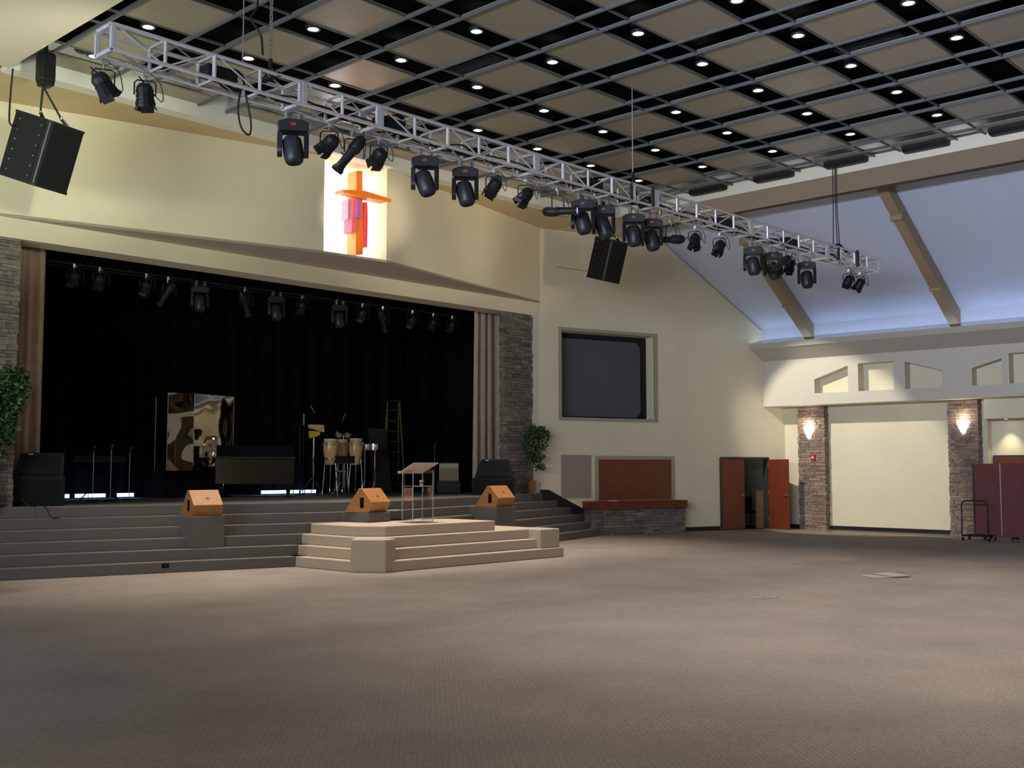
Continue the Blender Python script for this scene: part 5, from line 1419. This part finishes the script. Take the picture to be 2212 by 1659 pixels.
tag(m.build('leaning_board', mat('dim_board', (0.05, 0.04, 0.03), 0.8, var=0.1)), 'dim brown board leaning beside the step ladder', 'board')
a, b = aty(948, 1036, 21.9), aty(991, 1036, 21.9)
zt, zm_, zb2 = aty(970, 1000, 21.9).z, aty(970, 1012, 21.9).z, aty(970, 1038, 21.9).z
v, rt = vdir((a + b) / 2); W_ = (b - a).dot(rt); pc = (a + b) / 2
cs = thing('flight_case', 'black flight case under the cream guitar amplifier', 'case', (pc.x, pc.y, ZS), math.atan2(rt.y, rt.x))
MB().box(-W_ / 2 - 0.05, W_ / 2 + 0.05, -0.02, 0.4, 0, zb2 - ZS - 0.01).build('case_body', BLKMET, cs, bevel=0.01)
MB().box(-W_ / 2 - 0.055, W_ / 2 + 0.055, -0.025, 0.405, zb2 - ZS - 0.12, zb2 - ZS - 0.1).build('lid_seam', GREYPLA, cs)
am = thing('guitar_amplifier', 'cream guitar amplifier behind the clear lectern on the dark stage', 'amplifier', (pc.x, pc.y, zb2 - 0.01), math.atan2(rt.y, rt.x))
MB().box(-W_ / 2, W_ / 2, 0, 0.26, 0, zt - zb2 + 0.01).build('cabinet', AMPC, am, bevel=0.012)
MB().box(-W_ / 2 + 0.03, W_ / 2 - 0.03, -0.008, 0.002, zm_ - zb2 + 0.02, zt - zb2 - 0.02).build('control_panel', AMPW, am)
MB().box(-W_ / 2 + 0.03, W_ / 2 - 0.03, -0.006, 0.002, 0.04, zm_ - zb2).build('grille_cloth', AMPC, am)
for k_ in range(6): MB().tube((-W_ / 2 + 0.08 + k_ * 0.06, -0.02, zm_ - zb2 + 0.06), (-W_ / 2 + 0.08 + k_ * 0.06, -0.006, zm_ - zb2 + 0.06), 0.012).build('knob', BLKMET, am)
MB().path([(-0.1, 0.13, zt - zb2 + 0.01), (-0.09, 0.13, zt - zb2 + 0.04), (0.09, 0.13, zt - zb2 + 0.04), (0.1, 0.13, zt - zb2 + 0.01)], 0.01).build('handle', BLKMET, am)
# cable hanging over the left steps
tag(MB().cable([tuple(aty(45, 1075, 19.9) ), (aty(60, 1090, 19.6).x, 19.55, ZS + 0.02), (aty(80, 1100, 19.5).x, 19.2, ZS + 0.015), (aty(95, 1105, 19.3).x, 19.0, 0.97), (aty(110, 1112, 19.2).x, 18.85, 0.965)], 0.012).build('floor_cable', RUBBER), 'black cable snaking over the top step by the left subwoofer', 'cable')

# ------------------------------------------------------------------ stage trusses with dim lights under the header
YT = 20.95
b0, b1 = aty(96, 560, YT).x, 21.6
zt_ = 6.12
ts = thing('stage_truss', 'dim black lighting truss under the header across the stage opening', 'truss', (b0, YT, zt_ - 0.0))
for dz in (0.0, 0.3):
    for dy in (0.0, 0.3): MB().tube((0, dy, dz - 0.3), (b1 - b0, dy, dz - 0.3), 0.022).build('chord', BLKMET, ts)
m = MB(); n_ = 28
for i in range(n_):
    x = (b1 - b0) * i / n_; m.tube((x, 0, -0.3), (x + (b1 - b0) / n_ / 2, 0, 0.0), 0.010, 5); m.tube((x + (b1 - b0) / n_ / 2, 0, 0.0), (x + (b1 - b0) / n_, 0, -0.3), 0.010, 5)
m.build('lattice', BLKMET, ts)
for f_ in (0.08, 0.36, 0.64, 0.92): MB().tube(((b1 - b0) * f_, 0.15, -0.02), ((b1 - b0) * f_, 0.15, 9.4 - zt_), 0.012).build('hanger', BLKMET, ts)
for f_ in (0.08, 0.36, 0.64, 0.92): MB().tube(((b1 - b0) * f_, 0.0, 0.0), ((b1 - b0) * f_, 0.3, 0.0), 0.02).build('spreader', BLKMET, ts)
dimf = [(160, 590, 'f'), (215, 590, 'f'), (315, 622, 'f'), (362, 628, 'p'), (432, 632, 'm'), (528, 640, 'p2'), (597, 655, 'm'), (652, 660, 'f'), (733, 668, 'm'), (782, 680, 'f'), (826, 682, 'p2'), (890, 680, 'f'), (935, 685, 'f'), (976, 700, 'f')]
cnt = {}
for px_, py_, kd in dimf:
    x = aty(px_, py_, YT).x
    ki = 'p' if kd[0] == 'p' else kd
    nm = {'f': 'fresnel light', 'p': 'profile spotlight', 'm': 'moving head light'}[ki]; cnt[ki] = cnt.get(ki, 0) + 1
    lab = 'dim black %s under the header, %s such from the left curtain' % (nm, ORD[cnt[ki] - 1])
    if ki == 'f': t = fresnel(lab, x, (0.1, 0.6, -0.9), -0.4, YT)
    elif ki == 'm': t = moving_head(lab, x, (0.0, -0.1, -1), -0.5, YT, False)
    else: t = profile(lab, x, (-0.5, 0.3, -1.0) if kd == 'p' else (0.6, 0.3, -1.0), -0.4, YT)
    t.location.z = zt_ - 0.33; t['group'] = 'dim stage lights under the header'
spot('stage_glow', (13.5, 18.9, 5.6), (15.0, 22.4, 1.9), 190, (0.9, 0.92, 1.0), 62, 0.9, 0.2)  # added spot to brighten the instruments, no fixture hangs here

# ------------------------------------------------------------------ small things
p = aty(72, 150, 18.1)
t = thing('security_camera', 'tiny black and white camera hanging just left of the left chain hoist', 'camera', tuple(p))
MB().lathe([(0, -0.09), (0.045, -0.07), (0.06, -0.02), (0.06, 0.0), (0, 0.0)], 16).build('dome', WHITEP, t, smooth=True)
MB().lathe([(0, 0.0), (0.07, 0.0), (0.07, 0.08), (0, 0.08)], 16).build('housing', BLKMET, t, smooth=True)
MB().tube((0, 0, 0.08), (0, 0, ZB + 0.05 - p.z), 0.012).build('drop_pole', BLKMET, t)
e0 = onwall(1204, 577, 0.0)
o = MB().tube(tuple(e0), tuple(c_ + Vector((-0.1, 0.45, -0.25))), 0.006).build('stay_wire', RUBBER)
tag(o, 'thin stay wire from the cream wall to the right hanging loudspeaker', 'wire')
for lab, px_, py_ in (('black air grille in the ceiling strip left of the middle, toward the stage', 1030, 142), ('black air grille in the ceiling strip at the upper right', 1880, 97)):
    p = atz(px_, py_, ZC + 0.06)
    t = thing('air_grille', lab, 'air grille', tuple(p), 0, 'black air grilles in the ceiling strips')
    MB().box(-0.2, 0.2, -0.55, 0.55, 0, 0.12).build('frame', DIFF, t, bevel=0.01)
    for k_ in range(4): MB().box(-0.14 + k_ * 0.085, -0.11 + k_ * 0.085, -0.5, 0.5, -0.012, 0.002).build('louver', GREYPLA, t)
d = ray(357, 1222); r_ = YB0 + SL * 7.7; tt = r_ / (d.y + SL * d.x); p = Vector((d.x * tt, d.y * tt, HC + d.z * tt))
t = thing('step_outlet', 'small black outlet plate low on the bottom stage step', 'outlet', tuple(p), math.atan2(-SL, 1))
MB().box(-0.06, 0.06, -0.008, 0.0, -0.035, 0.035).build('cover_plate', BLACK, t)
MB().box(-0.03, 0.03, -0.011, -0.008, -0.015, 0.015).build('socket', GREYPLA, t)
p = atz(833, 1102, RISER * 5); yy = step_front(p.x, 4) + 0.1
tag(MB().box(p.x - 0.13, p.x + 0.13, yy - 0.06, yy + 0.06, RISER * 5, RISER * 5 + 0.012).build('paper_sheet', WHITEP), 'white sheet lying on the step right of the middle wedge monitor', 'paper')
